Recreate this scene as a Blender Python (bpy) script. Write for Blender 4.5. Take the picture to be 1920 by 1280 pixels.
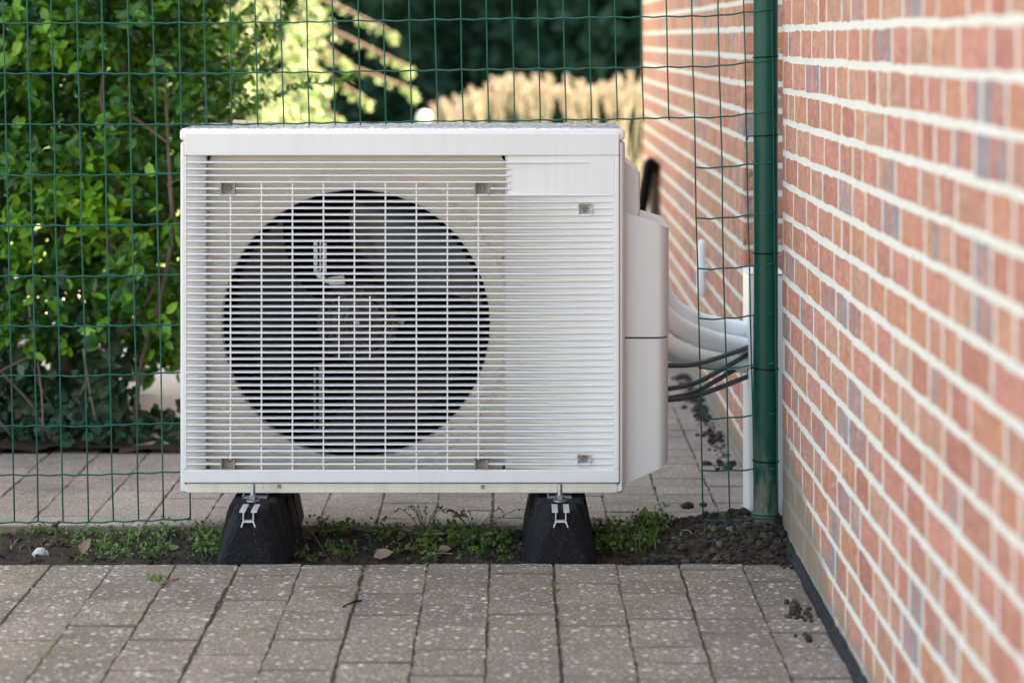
import bpy, math, random
from mathutils import Vector, Matrix, noise as mnoise
random.seed(7)
rnd, uni = random.random, random.uniform
scene = bpy.context.scene
for o in list(bpy.data.objects): bpy.data.objects.remove(o)

# ------------------------------------------------------------------ camera, light, exposure
FPX, HZ, HC = 4785.0, 72.0, 1.0          # focal length in photo pixels, horizon row, camera height
cam_d = bpy.data.cameras.new('camera'); cam = bpy.data.objects.new('camera', cam_d)
scene.collection.objects.link(cam); scene.camera = cam
cam.location = (0, 0, HC); cam.rotation_euler = (math.radians(90), 0, 0)
cam_d.sensor_width = 36; cam_d.lens = FPX/1920*36
cam_d.shift_y = -(640-HZ)/1920
cam_d.clip_start = 0.05; cam_d.clip_end = 600
cam_d.dof.use_dof = True; cam_d.dof.focus_distance = 5.03; cam_d.dof.aperture_fstop = 3.6

SUN_EL, SUN_AZ = math.radians(43), math.radians(58)   # azimuth clockwise from +Y (view direction)
sd = Vector((math.sin(SUN_AZ)*math.cos(SUN_EL), math.cos(SUN_AZ)*math.cos(SUN_EL), math.sin(SUN_EL)))
w = bpy.data.worlds.new('World'); scene.world = w; w.use_nodes = True
nt = w.node_tree
sky = nt.nodes.new('ShaderNodeTexSky'); sky.sky_type = 'NISHITA'; sky.sun_disc = False
sky.sun_elevation = SUN_EL; sky.sun_rotation = SUN_AZ
sky.air_density = 1.0; sky.dust_density = 2.5; sky.ozone_density = 1.0
nt.links.new(sky.outputs[0], nt.nodes['Background'].inputs[0])
nt.nodes['Background'].inputs[1].default_value = 0.15
sl = bpy.data.lights.new('sun', 'SUN'); sl.energy = 5.0; sl.angle = math.radians(0.55); sl.color = (1, .95, .88)
so = bpy.data.objects.new('sun', sl); scene.collection.objects.link(so)
so.rotation_euler = (-sd).to_track_quat('-Z', 'Y').to_euler(); so.location = sd*30
vs = scene.view_settings
vs.view_transform = 'Standard'; vs.look = 'None'; vs.gamma = 1; vs.exposure = 2.85
vs.use_white_balance = True; vs.white_balance_temperature = 8900; vs.white_balance_tint = 11.3
scene.render.resolution_x, scene.render.resolution_y = 1024, 682
try:
    scene.cycles.max_bounces = 6; scene.cycles.diffuse_bounces = 3; scene.cycles.use_denoising = True
except Exception: pass

# ------------------------------------------------------------------ helpers
def P(x, y, Y): return Vector(((x-960)*Y/FPX, Y, HC-(y-HZ)*Y/FPX))
def G(y, z=0.0): return FPX*(HC-z)/(y-HZ)             # depth of a point at height z seen on row y
W = {}
def setp(o, label=None, cat=None, group=None, kind=None):
    if label: o['label'] = label
    if cat: o['category'] = cat
    if group: o['group'] = group
    if kind: o['kind'] = kind
    return o
def empty(name, loc, label, cat, group=None):
    o = bpy.data.objects.new(name, None); scene.collection.objects.link(o)
    o.location = loc; o.empty_display_size = .05; W[o] = Vector(loc)
    return setp(o, label, cat, group)
def link(name, me, loc, parent=None, rot=None):
    o = bpy.data.objects.new(name, me); scene.collection.objects.link(o)
    loc = Vector(loc); W[o] = loc
    if parent: o.parent = parent; o.location = loc - W[parent]
    else: o.location = loc
    if rot is not None: o.rotation_euler = rot
    return o
class MB:
    def __init__(s): s.v = []; s.f = []; s.m = []; s.cur = 0
    def add(s, vs_, fs):
        b = len(s.v); s.v += [tuple(p) for p in vs_]
        for f in fs: s.f.append(tuple(i+b for i in f)); s.m.append(s.cur)
        return s
    def box(s, a, b):
        (x0,y0,z0),(x1,y1,z1) = a, b
        return s.add([(x0,y0,z0),(x1,y0,z0),(x1,y1,z0),(x0,y1,z0),(x0,y0,z1),(x1,y0,z1),(x1,y1,z1),(x0,y1,z1)],
              [(0,3,2,1),(4,5,6,7),(0,1,5,4),(1,2,6,5),(2,3,7,6),(3,0,4,7)])
    def rings(s, rs, cap0=True, cap1=True, closed=True):
        n = len(rs[0]); vs_ = [p for r in rs for p in r]; fs = []
        for i in range(len(rs)-1):
            for j in range(n if closed else n-1):
                k = (j+1) % n
                fs.append((i*n+j, i*n+k, (i+1)*n+k, (i+1)*n+j))
        if cap0: fs.append(tuple(reversed(range(n))))
        if cap1: fs.append(tuple(range((len(rs)-1)*n, len(rs)*n)))
        return s.add(vs_, fs)
    def tube(s, pts, r, n=8, caps=True):
        pts = [Vector(p) for p in pts]; rr = r if isinstance(r, (list, tuple)) else [r]*len(pts)
        t0 = (pts[1]-pts[0]).normalized(); up = Vector((0,0,1)) if abs(t0.z) < .9 else Vector((0,1,0))
        nrm = (up - t0*up.dot(t0)).normalized(); rs = []
        for i, p in enumerate(pts):
            t = (pts[min(i+1,len(pts)-1)]-pts[max(i-1,0)]).normalized()
            nrm = (nrm - t*nrm.dot(t)).normalized(); bn = t.cross(nrm)
            rs.append([p+(nrm*math.cos(a)+bn*math.sin(a))*rr[i] for a in [2*math.pi*k/n for k in range(n)]])
        return s.rings(rs, caps, caps)
    def lathe(s, c, axis, prof, n=32, caps=(False, False)):
        # axis 'y' or 'z'; prof = [(r, t)]
        rs = []
        for r, t in prof:
            ring = []
            for k in range(n):
                a = 2*math.pi*k/n
                ring.append((c[0]+r*math.cos(a), c[1]+t, c[2]+r*math.sin(a)) if axis == 'y' else (c[0]+r*math.cos(a), c[1]+r*math.sin(a), c[2]+t))
            rs.append(ring)
        return s.rings(rs, caps[0], caps[1])
    def mesh(s, name, mats, smooth=False, off=Vector((0,0,0))):
        me = bpy.data.meshes.new(name)
        me.from_pydata([(x-off[0], y-off[1], z-off[2]) for x, y, z in s.v], [], s.f)
        for m in (mats if isinstance(mats, (list, tuple)) else [mats]): me.materials.append(m)
        if isinstance(mats, (list, tuple)): me.polygons.foreach_set('material_index', s.m)
        if smooth: me.polygons.foreach_set('use_smooth', [True]*len(me.polygons))
        me.update(); return me
    def build(s, name, mats, parent=None, smooth=False, bevel=0, seg=2, auto=None, base=False):
        xs, ys, zs = zip(*s.v)
        c = Vector(((min(xs)+max(xs))/2, (min(ys)+max(ys))/2, min(zs) if base else (min(zs)+max(zs))/2))
        o = link(name, s.mesh(name, mats, smooth, c), c, parent)
        if bevel:
            b = o.modifiers.new('bevel', 'BEVEL'); b.width = bevel; b.segments = seg; b.limit_method = 'ANGLE'; b.angle_limit = .6
        if auto is not None:
            me = o.data; me.polygons.foreach_set('use_smooth', [True]*len(me.polygons)); me.set_sharp_from_angle(angle=auto)
        return o
def slab(lx, ly, dep, bev, jit, nx=3, ny=2, seed=0, flat=False):
    """a rough-edged block, face at z=0 towards +z"""
    r = random.Random(seed); ring = []
    hx, hy = lx/2, ly/2
    for i in range(nx): ring.append((-hx+lx*i/nx, -hy))
    for i in range(ny): ring.append((hx, -hy+ly*i/ny))
    for i in range(nx): ring.append((hx-lx*i/nx, hy))
    for i in range(ny): ring.append((-hx, hy-ly*i/ny))
    ring = [(x+r.uniform(-jit,jit), y+r.uniform(-jit,jit)) for x, y in ring]
    def ins(b, z, j=0):
        return [(x*(1-b/hx), y*(1-b/hy), z+r.uniform(-j, j)) for x, y in ring]
    m = MB(); a_, b_, c_ = ins(0, -dep), ins(0, -bev), ins(bev, 0, bev*.15 if flat else 0)
    if flat:
        m.cur = 1; m.rings([a_, b_, c_], False, False); m.cur = 0; m.add(c_, [tuple(range(len(c_)))])
    else: m.rings([a_, b_, c_], False, True)
    return m
# ---- materials
def newmat(name):
    m = bpy.data.materials.new(name); m.use_nodes = True
    n = m.node_tree; return m, n, n.nodes['Principled BSDF'], n.links.new
def N(n, t, **kw):
    x = n.nodes.new(t)
    for k, v in kw.items(): setattr(x, k, v)
    return x
def pos(n, scale=(1,1,1)):
    g = N(n, 'ShaderNodeNewGeometry'); mp = N(n, 'ShaderNodeMapping'); mp.inputs['Scale'].default_value = scale
    n.links.new(g.outputs['Position'], mp.inputs['Vector']); return mp.outputs[0], g
def noise_(n, vec, scale, detail=3, rough=.55, dist=0):
    x = N(n, 'ShaderNodeTexNoise'); x.inputs['Scale'].default_value = scale; x.inputs['Detail'].default_value = detail
    x.inputs['Roughness'].default_value = rough; x.inputs['Distortion'].default_value = dist
    n.links.new(vec, x.inputs['Vector']); return x.outputs['Fac']
def ramp(n, fac, stops, interp='LINEAR'):
    r = N(n, 'ShaderNodeValToRGB'); cr = r.color_ramp; cr.interpolation = interp
    while len(cr.elements) < len(stops): cr.elements.new(.5)
    for e, (p, c) in zip(cr.elements, stops):
        e.position = p; e.color = (c, c, c, 1) if isinstance(c, (int, float)) else (*c, 1)
    n.links.new(fac, r.inputs[0]); return r.outputs[0]
def mix(n, fac, a, b, mode='MIX'):
    x = N(n, 'ShaderNodeMix', data_type='RGBA', blend_type=mode)
    for s_, v in ((x.inputs[0], fac), (x.inputs[6], a), (x.inputs[7], b)):
        if isinstance(v, (int, float)): s_.default_value = v
        elif isinstance(v, tuple): s_.default_value = (*v, 1)
        else: n.links.new(v, s_)
    return x.outputs[2]
def math_(n, op, a, b=0.0, clamp=False):
    x = N(n, 'ShaderNodeMath', operation=op); x.use_clamp = clamp
    for s_, v in ((x.inputs[0], a), (x.inputs[1], b)):
        if isinstance(v, (int, float)): s_.default_value = v
        else: n.links.new(v, s_)
    return x.outputs[0]
def bump(n, p, h, strength=.3, dist=.002):
    b = N(n, 'ShaderNodeBump'); b.inputs['Strength'].default_value = strength; b.inputs['Distance'].default_value = dist
    n.links.new(h, b.inputs['Height']); n.links.new(b.outputs[0], p.inputs['Normal'])
def simple(name, col, rough=.5, var=.12, vscale=12, metal=0, bmp=0, bscale=200, spec=.5, dirt=None, streak=0):
    m, n, p, L = newmat(name); v, g = pos(n)
    c = mix(n, noise_(n, v, vscale, 4), tuple(k*(1-var) for k in col), tuple(min(1, k*(1+var)) for k in col))
    if dirt:
        d = ramp(n, noise_(n, v, dirt[1], 5, .7), [(dirt[2], 0.0), (dirt[2]+.06, 1.0)])
        c = mix(n, d, c, dirt[0])
    if streak:
        sv, _ = pos(n, (38, 38, 1.6))
        c = mix(n, math_(n, 'MULTIPLY', ramp(n, noise_(n, sv, 1.0, 4, .6), [(.48,0.0),(.75,1.0)]), streak), c, (.40,.35,.28))
        c = mix(n, math_(n, 'MULTIPLY', ramp(n, noise_(n, v, 7, 5, .7), [(.5,0.0),(.75,1.0)]), streak), c, (.42,.37,.30))
    L(c, p.inputs['Base Color']); p.inputs['Roughness'].default_value = rough; p.inputs['Metallic'].default_value = metal
    p.inputs['Specular IOR Level'].default_value = spec
    if bmp: bump(n, p, noise_(n, v, bscale, 3), bmp, .001)
    return m
def islandmat(name, stops, rough=.5, trans=.0, tcol=(.2,.35,.05), spec=.4, bmp=0):
    """colour varies from piece to piece"""
    m, n, p, L = newmat(name); g = N(n, 'ShaderNodeNewGeometry'); oi = N(n, 'ShaderNodeObjectInfo')
    r = math_(n, 'FRACT', math_(n, 'ADD', g.outputs['Random Per Island'], oi.outputs['Random']))
    c = ramp(n, r, stops); v, _ = pos(n)
    c = mix(n, noise_(n, v, 40, 3), c, (0.5,0.5,0.5), 'OVERLAY') if bmp else c
    L(c, p.inputs['Base Color']); p.inputs['Roughness'].default_value = rough; p.inputs['Specular IOR Level'].default_value = spec
    if bmp: bump(n, p, noise_(n, v, 120, 4), bmp, .003)
    if trans:
        t = N(n, 'ShaderNodeBsdfTranslucent'); L(mix(n, .5, c, tcol), t.inputs[0])
        ms = N(n, 'ShaderNodeMixShader'); ms.inputs[0].default_value = trans
        L(p.outputs[0], ms.inputs[1]); L(t.outputs[0], ms.inputs[2]); L(ms.outputs[0], n.nodes['Material Output'].inputs[0])
    return m

M = {}
M['paint'] = simple('white_paint', (.66,.66,.655), .42, .025, 3, bmp=.04, bscale=500, dirt=((.42,.37,.30), 150, .69), streak=.15)
M['panel'] = simple('panel_plastic', (.67,.675,.685), .38, .02, 4, bmp=.03, bscale=400, dirt=((.45,.40,.33), 170, .68), streak=.12)
M['cream'] = simple('cream_paint', (.66,.62,.55), .45, .04, 6, dirt=((.35,.28,.2), 110, .66), streak=.4)
M['cover'] = simple('grey_plastic', (.56,.54,.53), .5, .02, 5, dirt=((.2,.17,.15), 140, .69))
M['shroud'] = simple('shroud_metal', (.80,.745,.67), .45, .04, 5)
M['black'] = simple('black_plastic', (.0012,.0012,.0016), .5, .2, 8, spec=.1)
M['blade'] = simple('fan_plastic', (.006,.0078,.0125), .24, .25, 5)
M['hub'] = simple('hub_plastic', (.042,.038,.036), .3, .2, 20)
M['zinc'] = simple('zinc_steel', (.24,.25,.265), .4, .2, 60, metal=.85)
M['pocket'] = simple('pocket_shade_plastic', (.33,.31,.29), .5, .05, 30)  # darker than the panel: shade of the recess put into the colour
M['bracket'] = simple('bracket_steel', (.86,.90,.94), .3, .05, 30)
M['alu'] = simple('aluminium', (.55,.56,.57), .42, .1, 40, metal=.5)
M['screw'] = simple('screw_steel', (.30,.28,.26), .4, .15, 60, metal=.7)
M['wire'] = simple('green_wire', (.001,.085,.064), .45, .2, 30, spec=.2, dirt=((.45,.5,.46), 60, .74))
M['trunk'] = simple('white_upvc', (.84,.85,.87), .35, .03, 6, dirt=((.35,.3,.25), 60, .72))
M['pipe'] = simple('white_insulation', (.93,.935,.94), .6, .05, 20, bmp=.25, bscale=260)
M['cable'] = simple('grey_cable', (.045,.048,.054), .45, .12, 30)
M['bark'] = simple('bark', (.13,.085,.06), .85, .4, 25, bmp=.6, bscale=90)
M['twig'] = simple('dry_twig', (.22,.15,.10), .8, .35, 50)
M['rust'] = simple('rusty_iron', (.075,.038,.026), .8, .4, 60, bmp=.5)
M['stone'] = simple('pale_stone', (.52,.50,.46), .85, .15, 40, bmp=.6, bscale=120)
M['deadleaf'] = islandmat('dead_leaf', [(0,(.17,.095,.06)),(.5,(.24,.16,.115)),(1,(.14,.075,.045))], .7)
M['chip'] = islandmat('chip', [(0,(.55,.38,.18)),(.5,(.7,.68,.64)),(1,(.6,.46,.26))], .7)
M['membrane'] = simple('black_membrane', (.010,.0125,.016), .7, .5, 30, spec=.25, bmp=.9, bscale=70, dirt=((.12,.105,.09), 70, .64))
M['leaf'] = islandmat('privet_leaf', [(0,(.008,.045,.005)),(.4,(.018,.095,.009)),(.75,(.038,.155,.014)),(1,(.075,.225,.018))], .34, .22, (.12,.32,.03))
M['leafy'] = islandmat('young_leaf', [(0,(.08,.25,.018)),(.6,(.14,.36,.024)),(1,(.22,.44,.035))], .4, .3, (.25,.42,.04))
M['ivy'] = islandmat('ivy_leaf', [(0,(.007,.026,.010)),(.6,(.014,.05,.02)),(1,(.035,.08,.04))], .4, .1, spec=.25)
M['cedar'] = islandmat('golden_needle', [(0,(.04,.11,.03)),(.3,(.16,.29,.09)),(.6,(.42,.52,.28)),(1,(.72,.74,.56))], .4, .3, (.42,.55,.25))
M['conifer'] = islandmat('dark_conifer', [(0,(.005,.022,.017)),(.6,(.011,.036,.026)),(1,(.02,.05,.034))], .85, .06, (.03,.09,.05), spec=.08)
M['plume'] = islandmat('dry_plume', [(0,(.30,.235,.19)),(.5,(.44,.36,.31)),(1,(.58,.50,.44))], .8, .15, (.5,.42,.36))
M['straw'] = islandmat('straw', [(0,(.36,.32,.25)),(1,(.52,.47,.39))], .8, .15, (.5,.46,.38))
M['weed'] = islandmat('weed_leaf', [(0,(.03,.08,.014)),(.4,(.06,.135,.022)),(.75,(.105,.19,.036)),(.9,(.15,.19,.06)),(1,(.20,.16,.085))], .5, .2, (.2,.35,.05))
M['blade_g'] = islandmat('grass_blade', [(0,(.05,.13,.02)),(.6,(.12,.22,.04)),(.9,(.25,.27,.09)),(1,(.35,.28,.15))], .55, .25)
M['moss'] = islandmat('moss', [(0,(.10,.11,.03)),(.5,(.16,.17,.04)),(1,(.22,.15,.05))], .95, bmp=1)
M['clod'] = islandmat('soil_clod', [(0,(.018,.013,.009)),(.6,(.042,.031,.022)),(.97,(.07,.053,.04)),(1,(.2,.17,.14))], .95, bmp=1)

def soilmat(name, a, b, c):
    m, n, p, L = newmat(name); v, g = pos(n)
    col = mix(n, noise_(n, v, 18, 6, .7), a, b)
    col = mix(n, ramp(n, noise_(n, v, 160, 3, .6), [(.62,0.0),(.7,1.0)]), col, c)
    L(col, p.inputs['Base Color']); p.inputs['Roughness'].default_value = .95; p.inputs['Specular IOR Level'].default_value = .15
    bump(n, p, noise_(n, v, 90, 6, .75), 1, .012); return m
M['soil'] = soilmat('soil', (.028,.021,.015), (.105,.079,.058), (.18,.15,.12))
M['litter'] = soilmat('leaf_litter', (.02,.014,.010), (.075,.05,.036), (.2,.13,.09))
M['sand'] = soilmat('joint_sand', (.07,.057,.045), (.18,.148,.118), (.28,.24,.19))
M['lawn'] = simple('lawn_grass', (.14,.20,.045), .9, .35, 3, bmp=.8, bscale=60)
M['field'] = simple('far_ground', (.10,.13,.045), .95, .35, .6)
M['terrace'] = simple('terrace_concrete', (.40,.36,.31), .9, .12, 4, bmp=.4, bscale=60)

def paver_mat(name, dark, light, spk, spk_lo):
    m, n, p, L = newmat(name); v, g = pos(n); oi = N(n, 'ShaderNodeObjectInfo')
    c = mix(n, noise_(n, v, 9, 6, .7), dark, light)
    tone = ramp(n, oi.outputs['Random'], [(0,.84),(.3,.96),(.6,1.0),(1,1.12)])
    c = mix(n, 1.0, c, tone, 'MULTIPLY')
    c = mix(n, 1.0, c, ramp(n, noise_(n, v, 3.2, 5, .65), [(.32,.66),(.5,1.0),(.68,1.12)]), 'MULTIPLY')
    c = mix(n, ramp(n, noise_(n, v, 190, 4, .75), [(.40,.85),(.58,0.0)]), c, tuple(k*.40 for k in dark))     # grit
    big = noise_(n, v, 5, 3)
    vo = N(n, 'ShaderNodeTexVoronoi'); vo.inputs['Scale'].default_value = 46; L(v, vo.inputs['Vector'])
    dv = math_(n, 'ADD', vo.outputs['Distance'], math_(n, 'MULTIPLY', noise_(n, v, 170, 4, .7), .45))
    sp = ramp(n, dv, [(spk_lo, 1.0), (spk_lo+.09, 0.0)])
    sep = N(n, 'ShaderNodeSeparateColor'); L(vo.outputs['Color'], sep.inputs[0])
    keep = ramp(n, math_(n, 'ADD', sep.outputs[0], math_(n, 'MULTIPLY', math_(n,'SUBTRACT',big,.5), .9)), [(.20,0.0),(.50,1.0)])
    c = mix(n, math_(n, 'MULTIPLY', math_(n, 'MULTIPLY', sp, keep), .85), c, spk)
    v2 = N(n, 'ShaderNodeTexVoronoi'); v2.inputs['Scale'].default_value = 130; L(v, v2.inputs['Vector'])
    s2 = N(n, 'ShaderNodeSeparateColor'); L(v2.outputs['Color'], s2.inputs[0])
    c = mix(n, math_(n, 'MULTIPLY', ramp(n, v2.outputs['Distance'], [(.3,.45),(.5,0.0)]), ramp(n, s2.outputs[1], [(.70,0.0),(.8,1.0)])), c, spk)
    moss = ramp(n, math_(n, 'MULTIPLY', noise_(n, v, 30, 5, .7), noise_(n, v, 4, 2)), [(.30,0.0),(.40,.55)])
    c = mix(n, moss, c, (.13,.125,.045))
    L(c, p.inputs['Base Color']); p.inputs['Roughness'].default_value = .85; p.inputs['Specular IOR Level'].default_value = .3
    bump(n, p, math_(n, 'ADD', noise_(n, v, 260, 4, .7), noise_(n, v, 40, 3)), .8, .003); return m
M['paver'] = paver_mat('grey_brown_paver', (.245,.186,.138), (.395,.31,.238), (.68,.62,.55), .40)
M['jointdirt'] = soilmat('joint_dirt', (.15,.118,.092), (.27,.216,.172), (.24,.21,.12))
M['jointdirt2'] = soilmat('pale_joint_dirt', (.25,.205,.168), (.36,.298,.245), (.36,.31,.25))
M['paver2'] = paver_mat('pale_paver', (.34,.275,.225), (.45,.37,.305), (.56,.51,.45), .26)

def smear(n, v, g):
    """old mortar slurry left on the foot of the wall, thickest by the corner"""
    s = N(n, 'ShaderNodeSeparateXYZ'); L = n.links.new; L(g.outputs['Position'], s.inputs[0])
    yy = math_(n, 'MULTIPLY', math_(n, 'SUBTRACT', s.outputs[1], 4.42), .25, False)
    yy = math_(n, 'MULTIPLY', math_(n, 'MAXIMUM', yy, -.02), math_(n, 'LESS_THAN', s.outputs[1], 5.4))
    top = math_(n, 'ADD', yy, math_(n, 'MULTIPLY', noise_(n, v, 16, 6, .8), .12))
    d = math_(n, 'SUBTRACT', top, s.outputs[2])
    return ramp(n, math_(n, 'ADD', math_(n, 'MULTIPLY', d, 12), .5, True), [(.3,0.0),(.8,.84)]), s
def brick_mat():
    m, n, p, L = newmat('brick_clay'); v, g = pos(n); oi = N(n, 'ShaderNodeObjectInfo')
    r = math_(n, 'FRACT', math_(n, 'ADD', math_(n, 'MULTIPLY', g.outputs['Random Per Island'], 7.31), oi.outputs['Random']))
    c = ramp(n, r, [(0,(.43,.145,.105)),(.17,(.57,.215,.165)),(.33,(.54,.235,.135)),(.5,(.61,.25,.195)),(.67,(.48,.17,.125)),(.83,(.52,.275,.195)),(1,(.59,.275,.18))])
    vv, _ = pos(n, (1, 16, 5))
    c = mix(n, ramp(n, noise_(n, vv, 1.7, 4, .6), [(.42,0.0),(.72,.45)]), c, (.54,.26,.135))
    r2 = math_(n, 'FRACT', math_(n, 'MULTIPLY', r, 17.3))
    vg, _ = pos(n, (1, 22, 5))
    burn = ramp(n, noise_(n, vg, 1.0, 3, .5), [(.46,0.0),(.56,1.0)])
    c = mix(n, math_(n, 'MULTIPLY', burn, ramp(n, r2, [(.72,0.0),(.80,.9)])), c, (.25,.25,.28))
    c = mix(n, ramp(n, noise_(n, v, 75, 5, .75), [(.50,0.0),(.68,.8)]), c, (.17,.085,.06))
    c = mix(n, ramp(n, noise_(n, v, 22, 4, .7), [(.35,.4),(.55,0.0)]), c, (.24,.095,.07))       # pits
    c = mix(n, ramp(n, noise_(n, v, 55, 5, .7), [(.56,0.0),(.70,.65)]), c, (.68,.58,.53))           # mortar dust
    sm, s = smear(n, v, g)
    sc = mix(n, noise_(n, v, 25, 5, .7), (.14,.122,.10), (.28,.25,.21))
    c = mix(n, sm, c, sc)
    low = math_(n, 'MULTIPLY', ramp(n, s.outputs[2], [(.03,1.0),(.16,0.0)]), ramp(n, noise_(n, v, 11, 4, .7), [(.45,0.0),(.6,.65)]))
    c = mix(n, low, c, (.27,.20,.10))
    L(c, p.inputs['Base Color']); p.inputs['Roughness'].default_value = .85; p.inputs['Specular IOR Level'].default_value = .25
    bump(n, p, math_(n, 'ADD', noise_(n, v, 180, 5, .75), noise_(n, vv, 3, 3)), .55, .003); return m
def mortar_mat():
    m, n, p, L = newmat('pale_mortar'); v, g = pos(n)
    c = mix(n, noise_(n, v, 30, 5, .7), (.56,.53,.47), (.78,.745,.68))
    sm, s = smear(n, v, g); c = mix(n, sm, c, mix(n, noise_(n, v, 25, 5, .7), (.14,.122,.10), (.28,.25,.21)))
    L(c, p.inputs['Base Color']); p.inputs['Roughness'].default_value = .9; p.inputs['Specular IOR Level'].default_value = .2
    bump(n, p, noise_(n, v, 150, 5, .75), .7, .003); return m
M['brick'] = brick_mat(); M['mortar'] = mortar_mat()
def upper_wall_mat():
    m, n, p, L = newmat('upper_brickwork'); tc = N(n, 'ShaderNodeNewGeometry')
    sx = N(n, 'ShaderNodeSeparateXYZ'); L(tc.outputs['Position'], sx.inputs[0])
    cx = N(n, 'ShaderNodeCombineXYZ'); L(math_(n, 'ADD', sx.outputs[0], sx.outputs[1]), cx.inputs[0]); L(sx.outputs[2], cx.inputs[1])
    b = N(n, 'ShaderNodeTexBrick'); b.inputs['Scale'].default_value = 1; b.inputs['Brick Width'].default_value = .2; b.inputs['Row Height'].default_value = .0627
    b.inputs['Mortar Size'].default_value = .007; b.inputs['Color1'].default_value = (.43,.18,.12,1); b.inputs['Color2'].default_value = (.40,.22,.14,1)
    b.inputs['Mortar'].default_value = (.62,.6,.57,1); L(cx.outputs[0], b.inputs['Vector']); L(b.outputs[0], p.inputs['Base Color']); p.inputs['Roughness'].default_value = .9
    return m
M['upper'] = upper_wall_mat()
def rubber_mat():
    m, n, p, L = newmat('crumb_rubber'); v, g = pos(n)
    c = mix(n, ramp(n, noise_(n, v, 420, 2, .5), [(.60,0.0),(.72,.6)]), (.007,.0075,.010), (.085,.09,.105))
    c = mix(n, ramp(n, noise_(n, v, 14, 5, .7), [(.56,0.0),(.75,.35)]), c, (.05,.042,.036))
    L(c, p.inputs['Base Color']); p.inputs['Roughness'].default_value = .8; p.inputs['Specular IOR Level'].default_value = .2
    bump(n, p, noise_(n, v, 300, 3, .6), .8, .002); return m
M['rubber'] = rubber_mat()
def post_mat():
    m, n, p, L = newmat('green_post_coating'); v, g = pos(n); s = N(n, 'ShaderNodeSeparateXYZ'); L(g.outputs['Position'], s.inputs[0])
    c = mix(n, noise_(n, v, 5, 3), (.0,.048,.036), (.001,.064,.048))
    vs2, _ = pos(n, (1,1,.3))
    mud = math_(n, 'MULTIPLY', ramp(n, s.outputs[2], [(.02,1.0),(.24,0.0)]), ramp(n, noise_(n, vs2, 45, 5, .7), [(.38,0.0),(.60,1.0)]))
    c = mix(n, mud, c, (.19,.165,.13))
    L(c, p.inputs['Base Color']); L(ramp(n, mud, [(0,.32),(1,.85)]), p.inputs['Roughness']); p.inputs['Specular IOR Level'].default_value = .2; return m
M['post'] = post_mat()
def top_mat():
    m, n, p, L = newmat('weathered_lid'); v, g = pos(n)
    c = mix(n, ramp(n, noise_(n, v, 95, 5, .75), [(.46,0.0),(.56,.9)]), (.66,.66,.66), (.10,.095,.085))
    s = N(n, 'ShaderNodeSeparateXYZ'); L(g.outputs['Normal'], s.inputs[0])
    c = mix(n, ramp(n, s.outputs[2], [(.7,0.0),(.95,1.0)]), (.71,.71,.705), c)
    L(c, p.inputs['Base Color']); p.inputs['Roughness'].default_value = .2; return m
M['lid'] = top_mat()

# ------------------------------------------------------------------ the setting: ground sheets
def sheet(name, x0, x1, y0, y1, z, mat, kind='structure', nx=1, ny=1, hf=None):
    m = MB(); vs_, fs = [], []
    for j in range(ny+1):
        for i in range(nx+1):
            x, y = x0+(x1-x0)*i/nx, y0+(y1-y0)*j/ny
            vs_.append((x, y, z+(hf(x, y) if hf else 0)))
    for j in range(ny):
        for i in range(nx):
            a = j*(nx+1)+i; fs.append((a, a+1, a+nx+2, a+nx+1))
    m.add(vs_, fs); o = m.build(name, mat, smooth=hf is not None); setp(o, kind=kind); return o
sheet('ground', -150, 150, -60, 300, -.11, M['field'])
lawn = sheet('lawn', -14, 14, 10.9, 40, -.02, M['lawn'], nx=30, ny=30, hf=lambda x, y: .03*mnoise.noise(Vector((x, y, 0)))); lawn['label'] = 'sunlit lawn beyond the house'
STRIP0, STRIP1, HEDGE_Y = 4.858, 5.242, 6.14
front = sheet('pavement', -14.0, .556, -14, STRIP0-.004, -.0042, M['sand']); front['label'] = 'speckled grey pavers in the foreground'
path = sheet('path', -3.0, .60, STRIP1+.004, 10.9, -.0045, M['sand']); path['label'] = 'paved path behind the fence'
sheet('terrace', -9, -.62, 6.62, 10.88, .004, M['terrace'])
sheet('planting_bed', -4, -.50, HEDGE_Y, 6.62, -.004, M['litter'], nx=70, ny=24, hf=lambda x, y: .012+.03*abs(mnoise.noise(Vector((x*9, y*9, 2))))+.012*mnoise.noise(Vector((x*40, y*40, 5))))
# far part of the path: too far off to tell the pavers apart
sheet('path_far', -.615, .532, 8.05, 10.88, -.0005, M['paver2'])
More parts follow.
